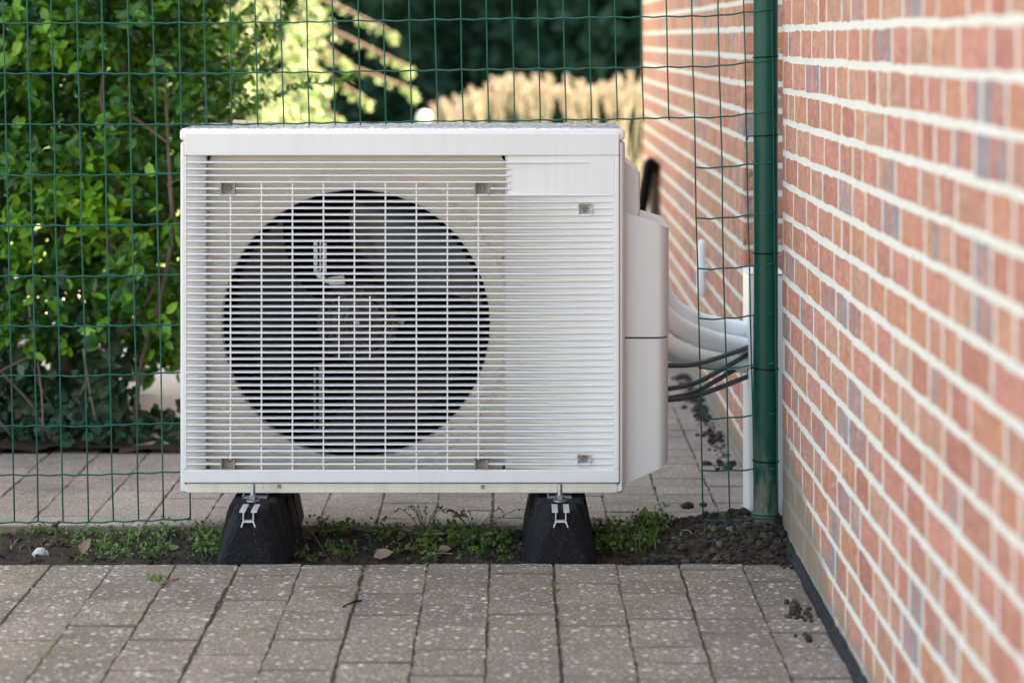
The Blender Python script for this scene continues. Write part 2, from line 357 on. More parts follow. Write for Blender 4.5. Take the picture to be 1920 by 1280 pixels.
# pavers
slabs = {}
def paver_mesh(lx, ly, k, mat):
    key = (round(lx,3), round(ly,3), k, mat)
    if key not in slabs: slabs[key] = slab(lx, ly, .06, .0022, .0022, 7, 9 if ly > .15 else 5, int(lx*1e4)*7+int(ly*1e4)*3+k, True).mesh('paver', [M[mat], M['jointdirt' if mat == 'paver' else 'jointdirt2']])
    return slabs[key]
COLX = [-2.069+.1193*i for i in range(22)]   # joints between the paver columns
def lay(parent, y0, y1, mat, keep, start_front):
    for i in range(len(COLX)):
        xa = COLX[i]; xb = xa+.1193
        if xa > .50: continue
        ly = .102 if xa > .17 else (.17 if xa > -.3 else .204)
        # courses run away from the strip of soil
        off = 0 if i % 2 == 0 else .5*ly
        y = y1 if start_front else y0
        first = True; drift = uni(-.0012, .0012)
        while (y > y0 if start_front else y < y1):
            l = ly
            if first and off: l = off if ly > .15 else off
            if first and not off and ly < .15: l = .05
            a, b = (y-l, y) if start_front else (y, y+l)
            y = a if start_front else b; first = False
            a, b = max(a, y0), min(b, y1)
            if b-a < .03: continue
            w_ = min(xb, .553)-xa
            if keep((xa+xb)/2, (a+b)/2):
                o = link('paver', paver_mesh(w_-.0012, round(b-a, 3)-.0016, random.randrange(4), mat),
                         ((xa+min(xb, .553))/2+drift+uni(-.001,.001), (a+b)/2, uni(-.0012,.0010)), parent, (uni(-.006,.006), uni(-.008,.008), uni(-.009,.009)))
lay(front, 3.75, STRIP0, 'paver', lambda x, y: abs(x) < y*.215+.4, True)
lay(path, STRIP1, 8.05, 'paver2', lambda x, y: (y < HEDGE_Y+.05 and x > -2.1) or x > .03, False)
sheet('pavement_beside', -14, -2.08, -14, STRIP0-.004, -.0005, M['paver']); sheet('path_beside', -9, -2.08, STRIP1+.004, HEDGE_Y, -.0005, M['paver2']); sheet('pavement_behind', -2.08, .556, -14, 3.74, -.0005, M['paver'])
# plain slab under the path between the hedge and the unit, hidden from the photo
sheet('path_middle', -.62, .03, HEDGE_Y+.1, 8.05, -.0005, M['paver2'])

def soil_h(x, y):
    n = mnoise.noise
    h = .010*n(Vector((x*8, y*8, 0)))+.009*n(Vector((x*24, y*24, 3)))+.006*n(Vector((x*70, y*70, 7)))
    h += .045*math.exp(-((x-.46)/.17)**2)*min(1, max(0, (y-4.87)/.12))
    h += .012*max(0, (y-5.05)/.19)
    e = min(y-STRIP0, STRIP1-y); h -= .012*math.exp(-(e/.012)**2)
    return h
SOILZ = -.026
sheet('soil', -3.2, .556, STRIP0-.012, STRIP1+.012, SOILZ, M['soil'], nx=560, ny=64, hf=soil_h)

# ------------------------------------------------------------------ brick house
XN, XF, XR, YC0, YC1, YE = .546, .535, .66, 5.15, 5.86, 10.45
house = empty('brick_house', (.7, 5.5, 0), 'red brick house wall with pale mortar running away along the right side', 'house')
PR = .0003
def footprint(z0, z1, d, name, mat):
    pts = [(XN+d,-4),(XN+d,YC0-d),(XR,YC0-d),(XR,YC1+d),(XF+d,YC1+d),(XF+d,YE-d),(7,YE-d),(7,-4)]
    m = MB(); m.rings([[(x,y,z0) for x,y in pts],[(x,y,z1) for x,y in pts]], True, True)
    return m.build(name, mat, house)
footprint(-.1, 1.95, PR, 'wall', M['mortar'])
footprint(1.951, 3.3, -.001, 'upper_wall', M['upper'])
CH, JZ = .0627, .9576
R_side = Matrix(((0,0,-1),(-1,0,0),(0,1,0))).to_euler()
R_face = Matrix(((1,0,0),(0,0,-1),(0,1,0))).to_euler()
bslabs = {}
def bslab(l, k):
    key = (round(l/.01), k)
    if key not in bslabs:
        m = slab(round(l/.01)*.01+.003, .0525, .02, .0020, .0022, 4, 2, key[0]*10+k); bslabs[key] = (m, m.mesh('brick', M['brick']))
    return bslabs[key]
blist = []
for c in range(-16, 16):
    zc = JZ+CH/2+c*CH
    if zc < -.03 or zc > 1.93: continue
    y = -1.5+uni(-.1, .1)
    while y < YC0:                                   # near wall, irregular bond
        l = random.choice((.10,.16,.19,.20,.20) if y > 4.2 else (.10,.14,.15,.16,.20) if y > 3.3 else (.10,.12,.13,.14,.2))
        e = min(y+l, YC0)
        if e-y > .03: blist.append(('n', y, e, zc))
        y += l+.0155
    y = YC1+(.0 if c % 2 else -.06)
    while y < YE:
        l = random.choice((.10,.20,.20,.15)); a, e = max(y, YC1), min(y+l, YE)
        if e-a > .03: blist.append(('f', a, e, zc))
        y += l+.0125
    blist.append(('c', XF, XF+(.10 if c % 2 else .128), zc))
def bsize(b):
    k, a, e, z = b
    if k == 'c': return 0
    X = XN if k == 'n' else XF
    xa, xe = 960+FPX*X/max(a,.3), 960+FPX*X/e; xa = min(xa, 1920)
    yy = HZ+FPX*(HC-z)/((a+e)/2)
    if xe > 1920 or xe >= xa or yy < -60 or yy > 1330: return 0
    return (xa-xe)*CH*FPX/((a+e)/2)
blist.sort(key=bsize, reverse=True)
far_b = MB()
for i, b in enumerate(blist):
    k, a, e, z = b; l = max(.03, e-a); s_, me = bslab(l, random.randrange(4))
    out = uni(.0, .00035)
    if k == 'c': loc, rot = Vector(((a+e)/2, YC1-out, z)), R_face
    else: loc, rot = Vector(((XN if k == 'n' else XF)-out, (a+e)/2, z)), R_side
    rot = rot.copy()
    if i < 300:
        o = link('brick', me, loc, house, rot); o.scale = (1, uni(.96,1.05), 1)
    else:
        mt = rot.to_matrix(); far_b.add([mt @ Vector(p)+loc for p in s_.v], s_.f)
# bricks that close the corner piece behind the post, then all the far and unseen ones
o = far_b.build('brickwork', M['brick'], house); setp(o, kind='stuff')

# ------------------------------------------------------------------ heat pump
UY = 5.0
def U(x, y, Y=UY): return P(x, y, UY).x, Y, P(x, y, UY).z
hp = empty('heat_pump', (P(755, 925, UY).x, 5.16, P(0, 925, UY).z), 'white outdoor heat pump unit with horizontal louvre grille and round fan', 'heat pump')
X0, X1, Z0, Z1, YB = P(337,0,UY).x, P(1170,0,UY).x, P(0,925,UY).z, P(0,240,UY).z, 5.325
def rrect(x0, x1, z0, z1, r, Y, n=4):
    out = []
    for cx, cz, a0 in ((x1-r, z1-r, 0), (x0+r, z1-r, 90), (x0+r, z0+r, 180), (x1-r, z0+r, 270)):
        for k in range(n+1):
            a = math.radians(a0+90*k/n); out.append((cx+r*math.cos(a), Y, cz+r*math.sin(a)))
    return out
PX0, PX1, PZ0, PZ1 = P(346,0,UY).x, P(1161,0,UY).x, P(0,905,UY).z, P(0,250,UY).z
zl = P(0, 266, UY).z
m = MB()  # shell: back, outer skin, front return
m.rings([rrect(X0,X1,Z0,zl,.006,YB), rrect(X0,X1,Z0,zl,.006,UY+.012), rrect(X0+.004,X1-.004,Z0+.003,zl-.001,.006,UY+.007),
         rrect(PX0-.001,PX1+.001,Z0+.016,zl-.002,.004,UY+.007), rrect(PX0-.001,PX1+.001,Z0+.016,zl-.002,.004,UY+.06)], True, False)
casing = m.build('casing', M['paint'], hp, auto=.7)
m = MB()
def lidring(ins, z): 
    return [(x, y, z) for x, y in ((X0-.0012+ins, UY+.004+ins),(X1+.0022-ins, UY+.004+ins),(X1+.0022-ins, YB+.004-ins),(X0-.0012+ins, YB+.004-ins))]
m.rings([lidring(0, zl+.001), lidring(0, Z1-.001)], True, True)
m.build('lid', M['lid'], hp, bevel=.0085, seg=4, auto=.6)
m = MB(); bz1 = PZ0-.002
m.box((X0+.012, UY+.0055, Z0), (X1-.012, UY+.03, bz1)); base = m.build('base_pan', M['cream'], hp, bevel=.002)
def screw(px, py, Y, r, parent, name='screw'):
    c = (P(px,py,UY).x, Y, P(px,py,UY).z); m = MB()
    m.lathe(c, 'y', [(r,.002),(r,-.0012),(r*.8,-.0022),(r*.62,-.0022),(r*.5,-.0008),(r*.2,-.0008),(r*.18,-.002),(0.0003,-.002)], 14)
    return m.build(name, M['screw'], parent, smooth=True)
for px, py in ((523,912),(905,913)): screw(px, py, UY+.0052, .0042, base)
# front panel with recess
m = MB(); YF = UY
ox0, ox1, oz0, oz1 = P(385,0,UY).x, P(947,0,UY).x, P(0,880.5,UY).z, P(0,292,UY).z
m.box((PX0, YF, oz1), (PX1, YF+.014, PZ1)); m.box((PX0, YF, PZ0), (PX1, YF+.014, oz0))
xl, xr = P(350,0,UY).x, P(1152,0,UY).x
m.box((PX0, YF, oz0), (xl, YF+.014, oz1)); m.box((xr, YF, oz0), (PX1, YF+.014, oz1))
rec = .019
zf = P(0, 367, UY).z                                         # the smooth worn zone above this row is flush
m.add([(xl,YF+.002,oz0),(ox0,YF+rec,oz0),(ox0,YF+rec,oz1),(xl,YF+.002,oz1),(ox0+.0,YF+.055,oz0),(ox0+.0,YF+.055,oz1)], [(0,1,2,3),(1,4,5,2)])
m.add([(ox1,YF+.055,oz0),(ox1,YF+rec,oz0),(ox1,YF+rec,oz1),(ox1,YF+.055,oz1)], [(0,1,2,3)])
def py_(x): return YF+rec+(.0015-rec)*(x-ox1)/(xr-ox1)
def plate(xa, xb, za, zb): m.add([(xa,py_(xa),za),(xb,py_(xb),za),(xb,py_(xb),zb),(xa,py_(xa),zb)], [(0,1,2,3)])
zc_ = oz0
for a, b, t, u in ((1082,1108,852,873),(1084,1110,382,404)):
    xa, xb, za, zb = P(a,0,UY).x, P(b,0,UY).x, P(0,u,UY).z, P(0,t,UY).z
    plate(ox1, xr, zc_, za); plate(ox1, xa, za, zb); plate(xb, xr, za, zb); zc_ = zb
plate(ox1, xr, zc_, zf)
m.add([(ox1,YF+rec,zf),(ox1+.006,YF+.006,zf),(xr,YF+.0008,zf),(xr,YF+.0008,oz1),(ox1+.006,YF+.006,oz1),(ox1,YF+rec,oz1)], [(0,1,4,5),(1,2,3,4)])
m.add([(ox1,YF+rec,zf),(ox1+.006,YF+.006,zf),(xr,YF+.0008,zf),(xr,YF+.0015,zf)], [(0,3,2,1)])
panel = m.build('front_panel', M['panel'], hp, bevel=.0025)
# slats
pitch = 12.29; y_first = 304.7
def slat(xa, xb, py, th=.0034, dep=.0155):
    z = P(0, py, UY).z; m = MB(); x0, x1 = P(xa,0,UY).x, P(xb,0,UY).x
    prof = [(0,-th*.2),(.0005,th*.38),(.002,th*.5),(dep,th*.5+.0010),(dep,-th*.2),(.002,-th*.5),(.0006,-th*.42)]
    m.rings([[(x, YF+.0002+a, z+b) for a, b in prof] for x in (x0, x1)], True, True)
    return m.build('slat', M['panel'], panel)
pockets = ((413,440,342,366),(890,917,343,367),(414,440,862,880),(890,914,862,880),(1084,1110,382,404),(1082,1108,852,873))
for k in range(47):
    py = y_first+pitch*k
    if py > 874: break
    spans = [(349, 1150)]
    if 1 <= k <= 4: spans = [(349, 955)]
    if k == 0: spans = [(349, 1105)]
    for a, b, t, u in pockets:
        if t+3 < py < u-3:
            ns = []
            for s0, s1 in spans:
                if s0 < a and b < s1: ns += [(s0, a-1), (b+1, s1)]
                else: ns.append((s0, s1))
            spans = ns
    for s0, s1 in spans: slat(s0, s1, py)
def vbar(px, ya, yb, wdt=.0027):
    x = P(px,0,UY).x; m = MB(); m.box((x-wdt/2, YF+.0025, P(0,yb,UY).z), (x+wdt/2, YF+.008, P(0,ya,UY).z))
    return m.build('grille_bar', M['panel'], panel)
for k in range(9):
    px = 431.8+58.13*k
    vbar(px, 366 if k in (0, 8) else 342, 862 if k in (0, 8) else 881)
for px in (635.3, 693.4): vbar(px, 556, 674)
for i, (a, b, t, u) in enumerate(pockets):
    x0, x1, z0, z1 = P(a,0,UY).x, P(b,0,UY).x, P(0,u,UY).z, P(0,t,UY).z; d = .022 if a < 1000 else .017; wt = .0016
    m = MB(); f0 = YF-.0006
    m.box((x0,f0,z0),(x0+wt,YF+d,z1)); m.box((x1-wt,f0,z0),(x1,YF+d,z1)); m.box((x0+wt,YF+d-.002,z0),(x1-wt,YF+d,z1)); m.box((x0+wt,f0+.001,z0-.001),(x1-wt,YF+d-.002,z0+wt*.6))
    if a > 1000: m.box((x0+wt,f0+.0002,z1-wt*.5),(x1-wt,YF+d-.002,z1))
    po = m.build('screw_pocket', M['cover'] if a > 1000 else M['pocket'], panel)
    screw((a+b)/2+1, (t+u)/2 if i != 2 and i != 3 else t+2, YF+d-.0022, .0062 if a > 1000 else .0055, po)
screw(943, 486, YF+.018, .0038, panel)
# shroud plate with round mouth
FC = P(668, 607, 5.05); FR = 250*5.05/FPX
m = MB(); n = 64; sx0, sx1, sz0, sz1 = ox0-.008, ox1+.008, oz0-.008, oz1+.008; ps = 5.042
outer = []
for k in range(n):
    a = 2*math.pi*k/n; dx, dz = math.cos(a), math.sin(a)
    t = min((sx1-FC.x)/dx if dx > 1e-6 else ((sx0-FC.x)/dx if dx < -1e-6 else 9), (sz1-FC.z)/dz if dz > 1e-6 else ((sz0-FC.z)/dz if dz < -1e-6 else 9))
    outer.append((FC.x+dx*t, ps, FC.z+dz*t))
def ringp(r, Y): return [(FC.x+r*math.cos(2*math.pi*k/n), Y, FC.z+r*math.sin(2*math.pi*k/n)) for k in range(n)]
m.rings([outer, ringp(FR+.008, ps), ringp(FR+.002, ps+.003), ringp(FR, ps+.010), ringp(FR, ps+.02)], False, False)
shroud = m.build('fan_shroud', M['shroud'], hp, auto=.5)
for rr in (1.145, 1.165):
    m = MB(); pts = [FC+Vector((FR*rr*math.cos(a), ps-.0005-FC.y, FR*rr*math.sin(a))) for a in [2*math.pi*k/72 for k in range(73)]]
    pts = [p for p in pts]; seg = []
    for p in pts:
        if sx0+.004 < p.x < sx1-.004: seg.append(p)
        else:
            if len(seg) > 1: m.tube(seg, .0019, 5)
            seg = []
    if len(seg) > 1: m.tube(seg, .0019, 5)
    m.build('ridge', M['shroud'], shroud)
m = MB(); m.rings([ringp(FR+.001, ps+.019), ringp(FR+.001, 5.25)], False, False); m.build('fan_duct', M['black'], hp, smooth=True)
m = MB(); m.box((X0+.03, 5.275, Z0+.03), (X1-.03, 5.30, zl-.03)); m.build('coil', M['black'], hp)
# fan
fan = MB(); cy = 5.088
fan.lathe((FC.x, cy, FC.z), 'y', [(.082,.06),(.082,.0),(.079,-.010),(.073,-.013),(.068,-.011),(.064,-.004),(.055,-.004),(.050,-.010),(.030,-.012),(.027,-.015),(.021,-.016),(.019,-.010),(.012,-.010),(.010,-.020),(.004,-.021),(.0005,-.021)], 40)
hub = fan.build('fan', M['hub'], hp, auto=.5)
m = MB(); m.lathe((FC.x, cy-.012, FC.z), 'y', [(.010,0),(.0095,-.007),(.006,-.0085),(.0055,-.011),(.0005,-.0115)], 14); m.build('shaft_nut', M['bracket'], hub, smooth=True)
for b in range(6):
    a = math.radians(60*b+20); m = MB(); c = Vector((math.cos(a), 0, math.sin(a)))
    m.tube([Vector((FC.x, cy-.009, FC.z))+c*.052, Vector((FC.x, cy-.009, FC.z))+c*.072], .004, 6); m.build('rib', M['hub'], hub)
for b in range(3):
    th0 = math.radians(32+120*b); m = MB(); nr, na = 8, 12; rs = []
    for side in (0, 1):
        for i in range(nr+1):
            r = .078+(FR-.012-.078)*i/nr; u = i/nr
            lead = th0-math.radians(26*u**1.3); span = math.radians(62+26*u-10*max(0,u-.85)/.15)
            for j in range(na+1):
                t = j/na; a = lead+span*t
                yy = cy+.004+.075*(t-.1)*(1-.25*u)-.012*math.sin(math.pi*t)+(.003 if side else 0)
                rs.append((FC.x+r*math.cos(a), yy, FC.z+r*math.sin(a)))
    q = (nr+1)*(na+1); fs = []
    for s_ in (0, 1):
        for i in range(nr):
            for j in range(na):
                a = s_*q+i*(na+1)+j; f = (a, a+1, a+na+2, a+na+1); fs.append(f[::-1] if s_ else f)
    m.add(rs, fs); m.build('fan_blade', M['blade'], hub, smooth=True)
# motor bracket seen between the blades
m = MB()
def IB(xa, xb, ya, yb, Y, d): m.box((P(xa,0,Y).x, Y, P(0,yb,Y).z), (P(xb,0,Y).x, Y+d, P(0,ya,Y).z))
IB(588,595,452,512,5.058,.006); IB(599,602,452,512,5.058,.006); IB(606,612,456,516,5.058,.006)
c = [P(592,508,5.056), P(606,524,5.056), P(622,528,5.056)]; m.tube(c, .006, 6)
m.build('motor_bracket', M['bracket'], hp)
m = MB(); m.tube([P(617,528,5.052), P(646,524,5.052)], [.009,.010], 10); m.build('cable_clip', M['bracket'], hp, auto=.5)
m = MB(); IB(588,592,690,840,5.2,.006); IB(598,606,680,850,5.2,.006); m.build('motor_bracket', M['screw'], hp)
m = MB(); m.tube([P(745,600,5.1), P(757,606,5.1)], [.005,.008], 10); m.build('cable_clip', M['cover'], hp)
# side covers
def cover(name, yt, yb, mat, plan, par=hp):
    """plan = [(px, Y)]; yt/yb give the row of the top/bottom edge from the photo column"""
    top = [(P(px,0,Y).x, Y, P(0,yt(px),UY+.04).z) for px, Y in plan]; bot = [(P(px,0,Y).x, Y, P(0,yb(px),UY+.04).z) for px, Y in plan]
    m = MB(); m.rings([bot, top], True, True); return m.build(name, mat, par, auto=.9)
def lerp(tab):
    def f(x):
        for (a, va), (b, vb) in zip(tab, tab[1:]):
            if x <= b: return va+(vb-va)*max(0, (x-a))/(b-a)
        return tab[-1][1]
    return f
def plan(xr, yf, yb_, r):
    pts = [(1167, yf)]; base_ = xr
    for k in range(9):
        a = math.pi/2*k/8; pts.append((xr-r*957*(1-math.sin(a)), yf+r*1.6*(1-math.cos(a))))
    # back edge drawn at the same real X
    xrX = P(xr, 0, yf+r*1.6).x
    pts.append((960+xrX*FPX/yb_, yb_)); pts.append((960+P(1167,0,yf).x*FPX/yb_, yb_)); return pts
body = cover('pipe_cover', lerp([(1160,396),(1177,397),(1208,403),(1254,429)]), lambda x: 631, M['cover'], plan(1254, 5.035, 5.29, .022))
low = cover('pipe_cover', lambda x: 634.5, lerp([(1160,911),(1172,907),(1236,878),(1247,872),(1254,864)]), M['cover'], plan(1252.5, 5.036, 5.29, .022))
low['label'] = 'lower half of the pipe cover'
cover('handle_cover', lerp([(1160,296),(1172,304),(1199,325)]), lambda x: 405, M['cover'], plan(1200, 5.06, 5.27, .006))
m = MB(); m.box((X1-.001, 5.03, Z0+.01), (X1+.0035, 5.31, zl-.003)); m.build('side_panel', M['cover'], hp, bevel=.002)

# ------------------------------------------------------------------ rubber feet
def foot(cx, label):
    t = empty('rubber_foot', (cx, 5.1, SOILZ), label, 'rubber foot', 'rubber feet under the heat pump')
    zt, zb = .101, SOILZ+.001
    def sec(Y, wt, wb, top):
        z1 = zb+.018; zm = zb+(top-zb)*.55
        return [(cx-wb, Y, zb),(cx+wb, Y, zb),(cx+wb, Y, z1),(cx+(wb*.55+wt*.45)*1.02, Y, zm),(cx+wt, Y, top-.004),(cx+wt-.006, Y, top),(cx-wt+.006, Y, top),(cx-wt, Y, top-.004),(cx-(wb*.55+wt*.45)*1.02, Y, zm),(cx-wb, Y, z1)]
    m = MB(); m.rings([sec(4.868,.020,.050,zt-.028), sec(4.874,.027,.058,zt-.020), sec(4.895,.031,.064,zt-.002), sec(4.945,.033,.067,zt), sec(4.95,.045,.070,zt), sec(5.34,.045,.070,zt), sec(5.345,.03,.05,zt-.01)], True, True)
    b = m.build('block', M['rubber'], t, bevel=.003)
    for s in (-1, 1):   # side ribs
        for Y in (4.99, 5.10, 5.21):
            r = MB(); r.rings([[(cx+s*(.0735), Y, zb+.008),(cx+s*.0735, Y+.05, zb+.008),(cx+s*.054, Y+.05, zt-.022),(cx+s*.054, Y, zt-.022)],
                               [(cx+s*.063, Y, zb+.008),(cx+s*.063, Y+.05, zb+.008),(cx+s*.040, Y+.05, zt-.022),(cx+s*.040, Y, zt-.022)]], True, True)
            r.build('rib', M['rubber'], b, bevel=.002)
    # aluminium rail: open channel with a waist
    w_ = .0165; ya, yb_ = 4.8615, 5.33; zz = .1005
    prof = [(-w_,0),(-.0055,0),(-.0055,-.0022),(-.0085,-.0022),(-.0085,-.0125),(.0085,-.0125),(.0085,-.0022),(.0055,-.0022),(.0055,0),(w_,0),(w_,-.0022),(.0105,-.0022),(.0105,-.0135),(.0145,-.0205),(.0125,-.0215),(.0085,-.0148),(-.0085,-.0148),(-.0125,-.0215),(-.0145,-.0205),(-.0105,-.0135),(-.0105,-.0022),(-w_,-.0022)]
    r = MB(); r.rings([[(cx+x, Y, zz+z*1.5) for x, z in prof] for Y in (ya, yb_)], True, True); r.build('rail', M['alu'], t)
    # plate, stud, nut
    p = MB(); p.box((cx-.024, 4.985, zz+.0005), (cx+.024, 5.06, zz+.004)); p.box((cx-.024, 4.983, zz+.0041), (cx-.021, 5.06, zz+.008)); p.build('clamp_plate', M['zinc'], t, bevel=.0008)
    p = MB(); sy = 4.952
    p.lathe((cx, sy, 0), 'z', [(.0005,.1368),(.0042,.1365),(.0050,.135),(.0050,.094),(.0005,.094)], 12); bo = p.build('bolt', M['zinc'], t, auto=.6)
    p = MB(); p.lathe((cx, sy, 0), 'z', [(.0052,zz+.0135),(.0088,zz+.0132),(.0094,zz+.0122),(.0094,zz+.0055),(.0088,zz+.0048),(.0052,zz+.0048)], 6); p.build('nut', M['zinc'], bo, bevel=.0006)
    p = MB(); p.lathe((cx, sy, 0), 'z', [(.0052,zz+.0046),(.0125,zz+.0044),(.0128,zz+.0028),(.0124,zz+.001),(.0052,zz+.001)], 18); p.build('washer', M['zinc'], bo)
    p = MB(); p.box((cx-.008, sy-.012, zz-.008), (cx+.008, sy+.012, zz-.001)); p.build('slide_nut', M['zinc'], bo, bevel=.001)
foot(P(473,0,4.94).x, 'black rubber foot carrying the left end of the heat pump')
foot(P(1050,0,4.94).x, 'black rubber foot under the heat pump nearest the green post')

# ------------------------------------------------------------------ fence
FY = 5.165; SC = FPX/FY
fence = empty('wire_fence', (-.2, FY, -.03), 'green plastic coated wire mesh fence cut out round the heat pump', 'fence')
def fx(px, py):   # wires lean a little
    j = 2.0*mnoise.noise(Vector((px*.013, py*.006, 1)))
    return px+.0222*py+j
def fyr(k, px):
    rows = (-52, 43, 137.5, 233, 327.5, 422.5, 517, 610.5, 703.5, 797.5, 889, 978)
    if k < 0: return fyr(0, px)+95*k
    r = rows[k]; u = max(0, (px-380)/1060)
    if px < 700: r -= (8 if k > 7 else 4 if k > 3 else 0)*max(0, (px-150)/200 if px > 150 else 0)*.9
    top = -15*u if k < 4 else 0
    right = (-11 if k < 10 else -4)*max(0, (px-1340)/110) if px > 1340 else 0
    if px > 1250 and k >= 4: r -= 14
    if px > 1250 and k == 11: r += 10
    if px > 1250 and k == 10: r += 6
    return r+top+right+1.2*mnoise.noise(Vector((px*.01, k*3.1, 4)))
def fp(px, py, dy=0): return P(px, py, FY+dy)
vx = [6-47.0*i for i in range(22, 0, -1)]+[6,51,96,144,191,239,286,335]+[382+48.15*i for i in range(19)]+[1299-2, 1346, 1394]
rw = .00165
for i, px in enumerate(vx):
    if px < 340: ks = range(-5, 12)
    elif px < 1290: ks = range(-5, 4)
    else: ks = range(-5, 12)
    pts = []
    for k in ks:
        y0 = fyr(k, px); pts.append(fp(fx(px, y0), y0, uni(-.001,.001)))
    if 340 <= px < 1290: pts.append(fp(fx(px, 238)+uni(-1,1), fyr(3, px)+5))
    m = MB(); m.tube(pts, rw, 6); m.build('wire', M['wire'], fence, smooth=True)
post_x = 1436
for k in range(-5, 12):
    segs = [(-1030, 1452)] if k < 4 else [(-1030, 334.5), (1297, 1452)]
    for a, b in segs:
        pts = []; x = a
        cross = sorted(v for v in vx+[1448] if a-1 <= v <= b+1)
        for c0, c1 in zip(cross, cross[1:]):
            for t in (0, .3, .5, .7):
                px = c0+(c1-c0)*t; yy = fyr(k, px)+(2.1 if t == .5 else 1.2 if t else 0)*(1 if True else 0)
                pts.append(fp(fx(px, yy), yy, -.0034 if px < 1400 else -.0275*min(1,(px-1394)/40)-.003))
        yy = fyr(k, cross[-1]); pts.append(fp(1452, yy, -.026))
        if k >= 4 and a < 0: pts[-1] = fp(fx(334.5, fyr(k, 334)), fyr(k, 334.5), -.0034)
        m = MB(); m.tube(pts, rw, 6); m.build('wire', M['wire'], fence, smooth=True)
m = MB(); pc = P(1435.5, 0, FY).x; pr = 23.2/SC
m.lathe((pc, FY, 0), 'z', [(pr,-.09),(pr,1.75),(pr*.9,1.77),(.001,1.775)], 32); post = m.build('post', M['post'], fence, auto=.6)
m = MB(); pts = [fp(1447+.012*y+1.5*mnoise.noise(Vector((0, y*.01, 0))), y, -pr*.93) for y in range(-520, 980, 40)]; m.tube(pts, rw*.9, 6); m.build('wire', M['wire'], fence, smooth=True)
def tie(py, tilt=0, tail=True):
    m = MB(); pts = []
    c = P(1435.5, py, FY)
    for k in range(25):
        a = 2*math.pi*k/24; pts.append((c.x+(pr+.0016)*math.cos(a), FY+(pr+.0016)*math.sin(a), c.z+tilt*math.cos(a)))
    m.tube(pts, .0011, 5)
    if tail: m.tube([(c.x-pr-.001, FY, c.z-tilt), (c.x-pr-.011, FY-.006, c.z-tilt-.001), (c.x-pr-.013, FY-.010, c.z-tilt-.008)], .0011, 5)
    m.build('tie_wire', M['black'], post, smooth=True)
for py, tl in ((107,.0015),(254,.001),(474,0),(690,-.001),(863,-.001)): tie(py, tl, py in (254, 690))
for py in (962, 968): 
    m = MB(); c = P(1435.5, py, FY)
    m.tube([(c.x+(pr+.002)*math.cos(2*math.pi*k/24), FY+(pr+.002)*math.sin(2*math.pi*k/24), c.z) for k in range(25)], .0018, 6); m.build('tie_wire', M['wire'], post, smooth=True)

# rusty stake holding the fence foot
m = MB(); s0 = P(106, 985, FY)
m.tube([s0+Vector((0,0,.008)), s0+Vector((.001,-.004,-.03)), s0+Vector((.004,-.006,-.075))], [.0035,.004,.0045], 7); m.tube([s0+Vector((-.008,-.004,.0)), s0+Vector((.0,-.006,.005)), s0+Vector((.008,-.004,.009))], .0036, 7)
setp(m.build('stake', M['rust'], smooth=True, base=True), 'rusty iron stake pinning down the foot of the wire fence', 'stake')

# ------------------------------------------------------------------ trunking, pipes, cables
m = MB(); ty0, ty1 = 5.33, 5.478; tx0, tx1 = P(1405,0,ty0).x, P(1470,0,ty0).x; tz = P(0,515,ty0).z
m.box((tx0, ty0+.012, -.006), (tx1, ty1, tz-.001)); tr = m.build('cable_trunking', M['trunk'], bevel=.002, base=True)
setp(tr, 'white plastic cable trunking standing behind the green post', 'trunking')
m = MB(); m.box((tx0-.002, ty0, -.006), (tx1+.002, ty0+.0118, tz-.002)); m.build('front_cover', M['trunk'], tr, bevel=.004, seg=3)
m = MB(); m.box((tx0-.0025, ty0-.001, tz), (tx1+.0025, ty1, tz+.003)); m.build('end_cap', M['trunk'], tr, bevel=.002)
def curve(pts, n=20):
    out = []; p = [Vector(q) for q in pts]; p = [p[0]*2-p[1]]+p+[p[-1]*2-p[-2]]
    for i in range(1, len(p)-2):
        for k in range(n if i < len(p)-3 else n+1):
            t = k/n; a, b, c, d = p[i-1:i+3]
            out.append(.5*((2*b)+(c-a)*t+(2*a-5*b+4*c-d)*t*t+(3*b-a-3*c+d)*t**3))
    return out
def run(name, label, cat, group, pix, r, mat, bumpy=0):
    pts = curve([P(x, y, Y) for x, y, Y in pix]); m = MB()
    rr = [r*(1+bumpy*mnoise.noise(Vector((i*.9, pix[0][1], 0)))) for i in range(len(pts))]
    m.tube(pts, rr, 14); setp(m.build(name, mat, smooth=True), label, cat, group)
pg = 'white insulated pipes between the pipe cover and the trunking'
run('insulated_pipe', 'topmost white insulated pipe bending from the unit cover down to the trunking', 'pipe', pg, [(1225,500,5.24),(1252,566,5.26),(1300,598,5.31),(1350,612,5.37),(1410,622,5.43)], .0195, M['pipe'], .04)
run('insulated_pipe', 'second highest of the white insulated pipes, crossing below the topmost', 'pipe', pg, [(1222,560,5.19),(1252,598,5.2),(1290,622,5.25),(1340,640,5.32),(1410,654,5.39)], .0215, M['pipe'], .05)
run('insulated_pipe', 'third white insulated pipe, just above the thick grey cable', 'pipe', pg, [(1222,610,5.17),(1252,644,5.18),(1290,664,5.23),(1340,676,5.3),(1410,684,5.38)], .0195, M['pipe'], .04)
run('insulated_pipe', 'lowest white insulated pipe half hidden behind the grey cables', 'pipe', pg, [(1222,636,5.25),(1252,662,5.27),(1300,676,5.32),(1350,678,5.38),(1410,668,5.44)], .0145, M['pipe'], .04)
cg = 'grey cables between the pipe cover and the trunking'
run('power_cable', 'highest grey power cable sagging gently from the unit to the trunking', 'cable', cg, [(1225,684,5.1),(1252,685,5.1),(1300,683,5.14),(1345,671,5.23),(1405,650,5.35)], .0052, M['cable'])
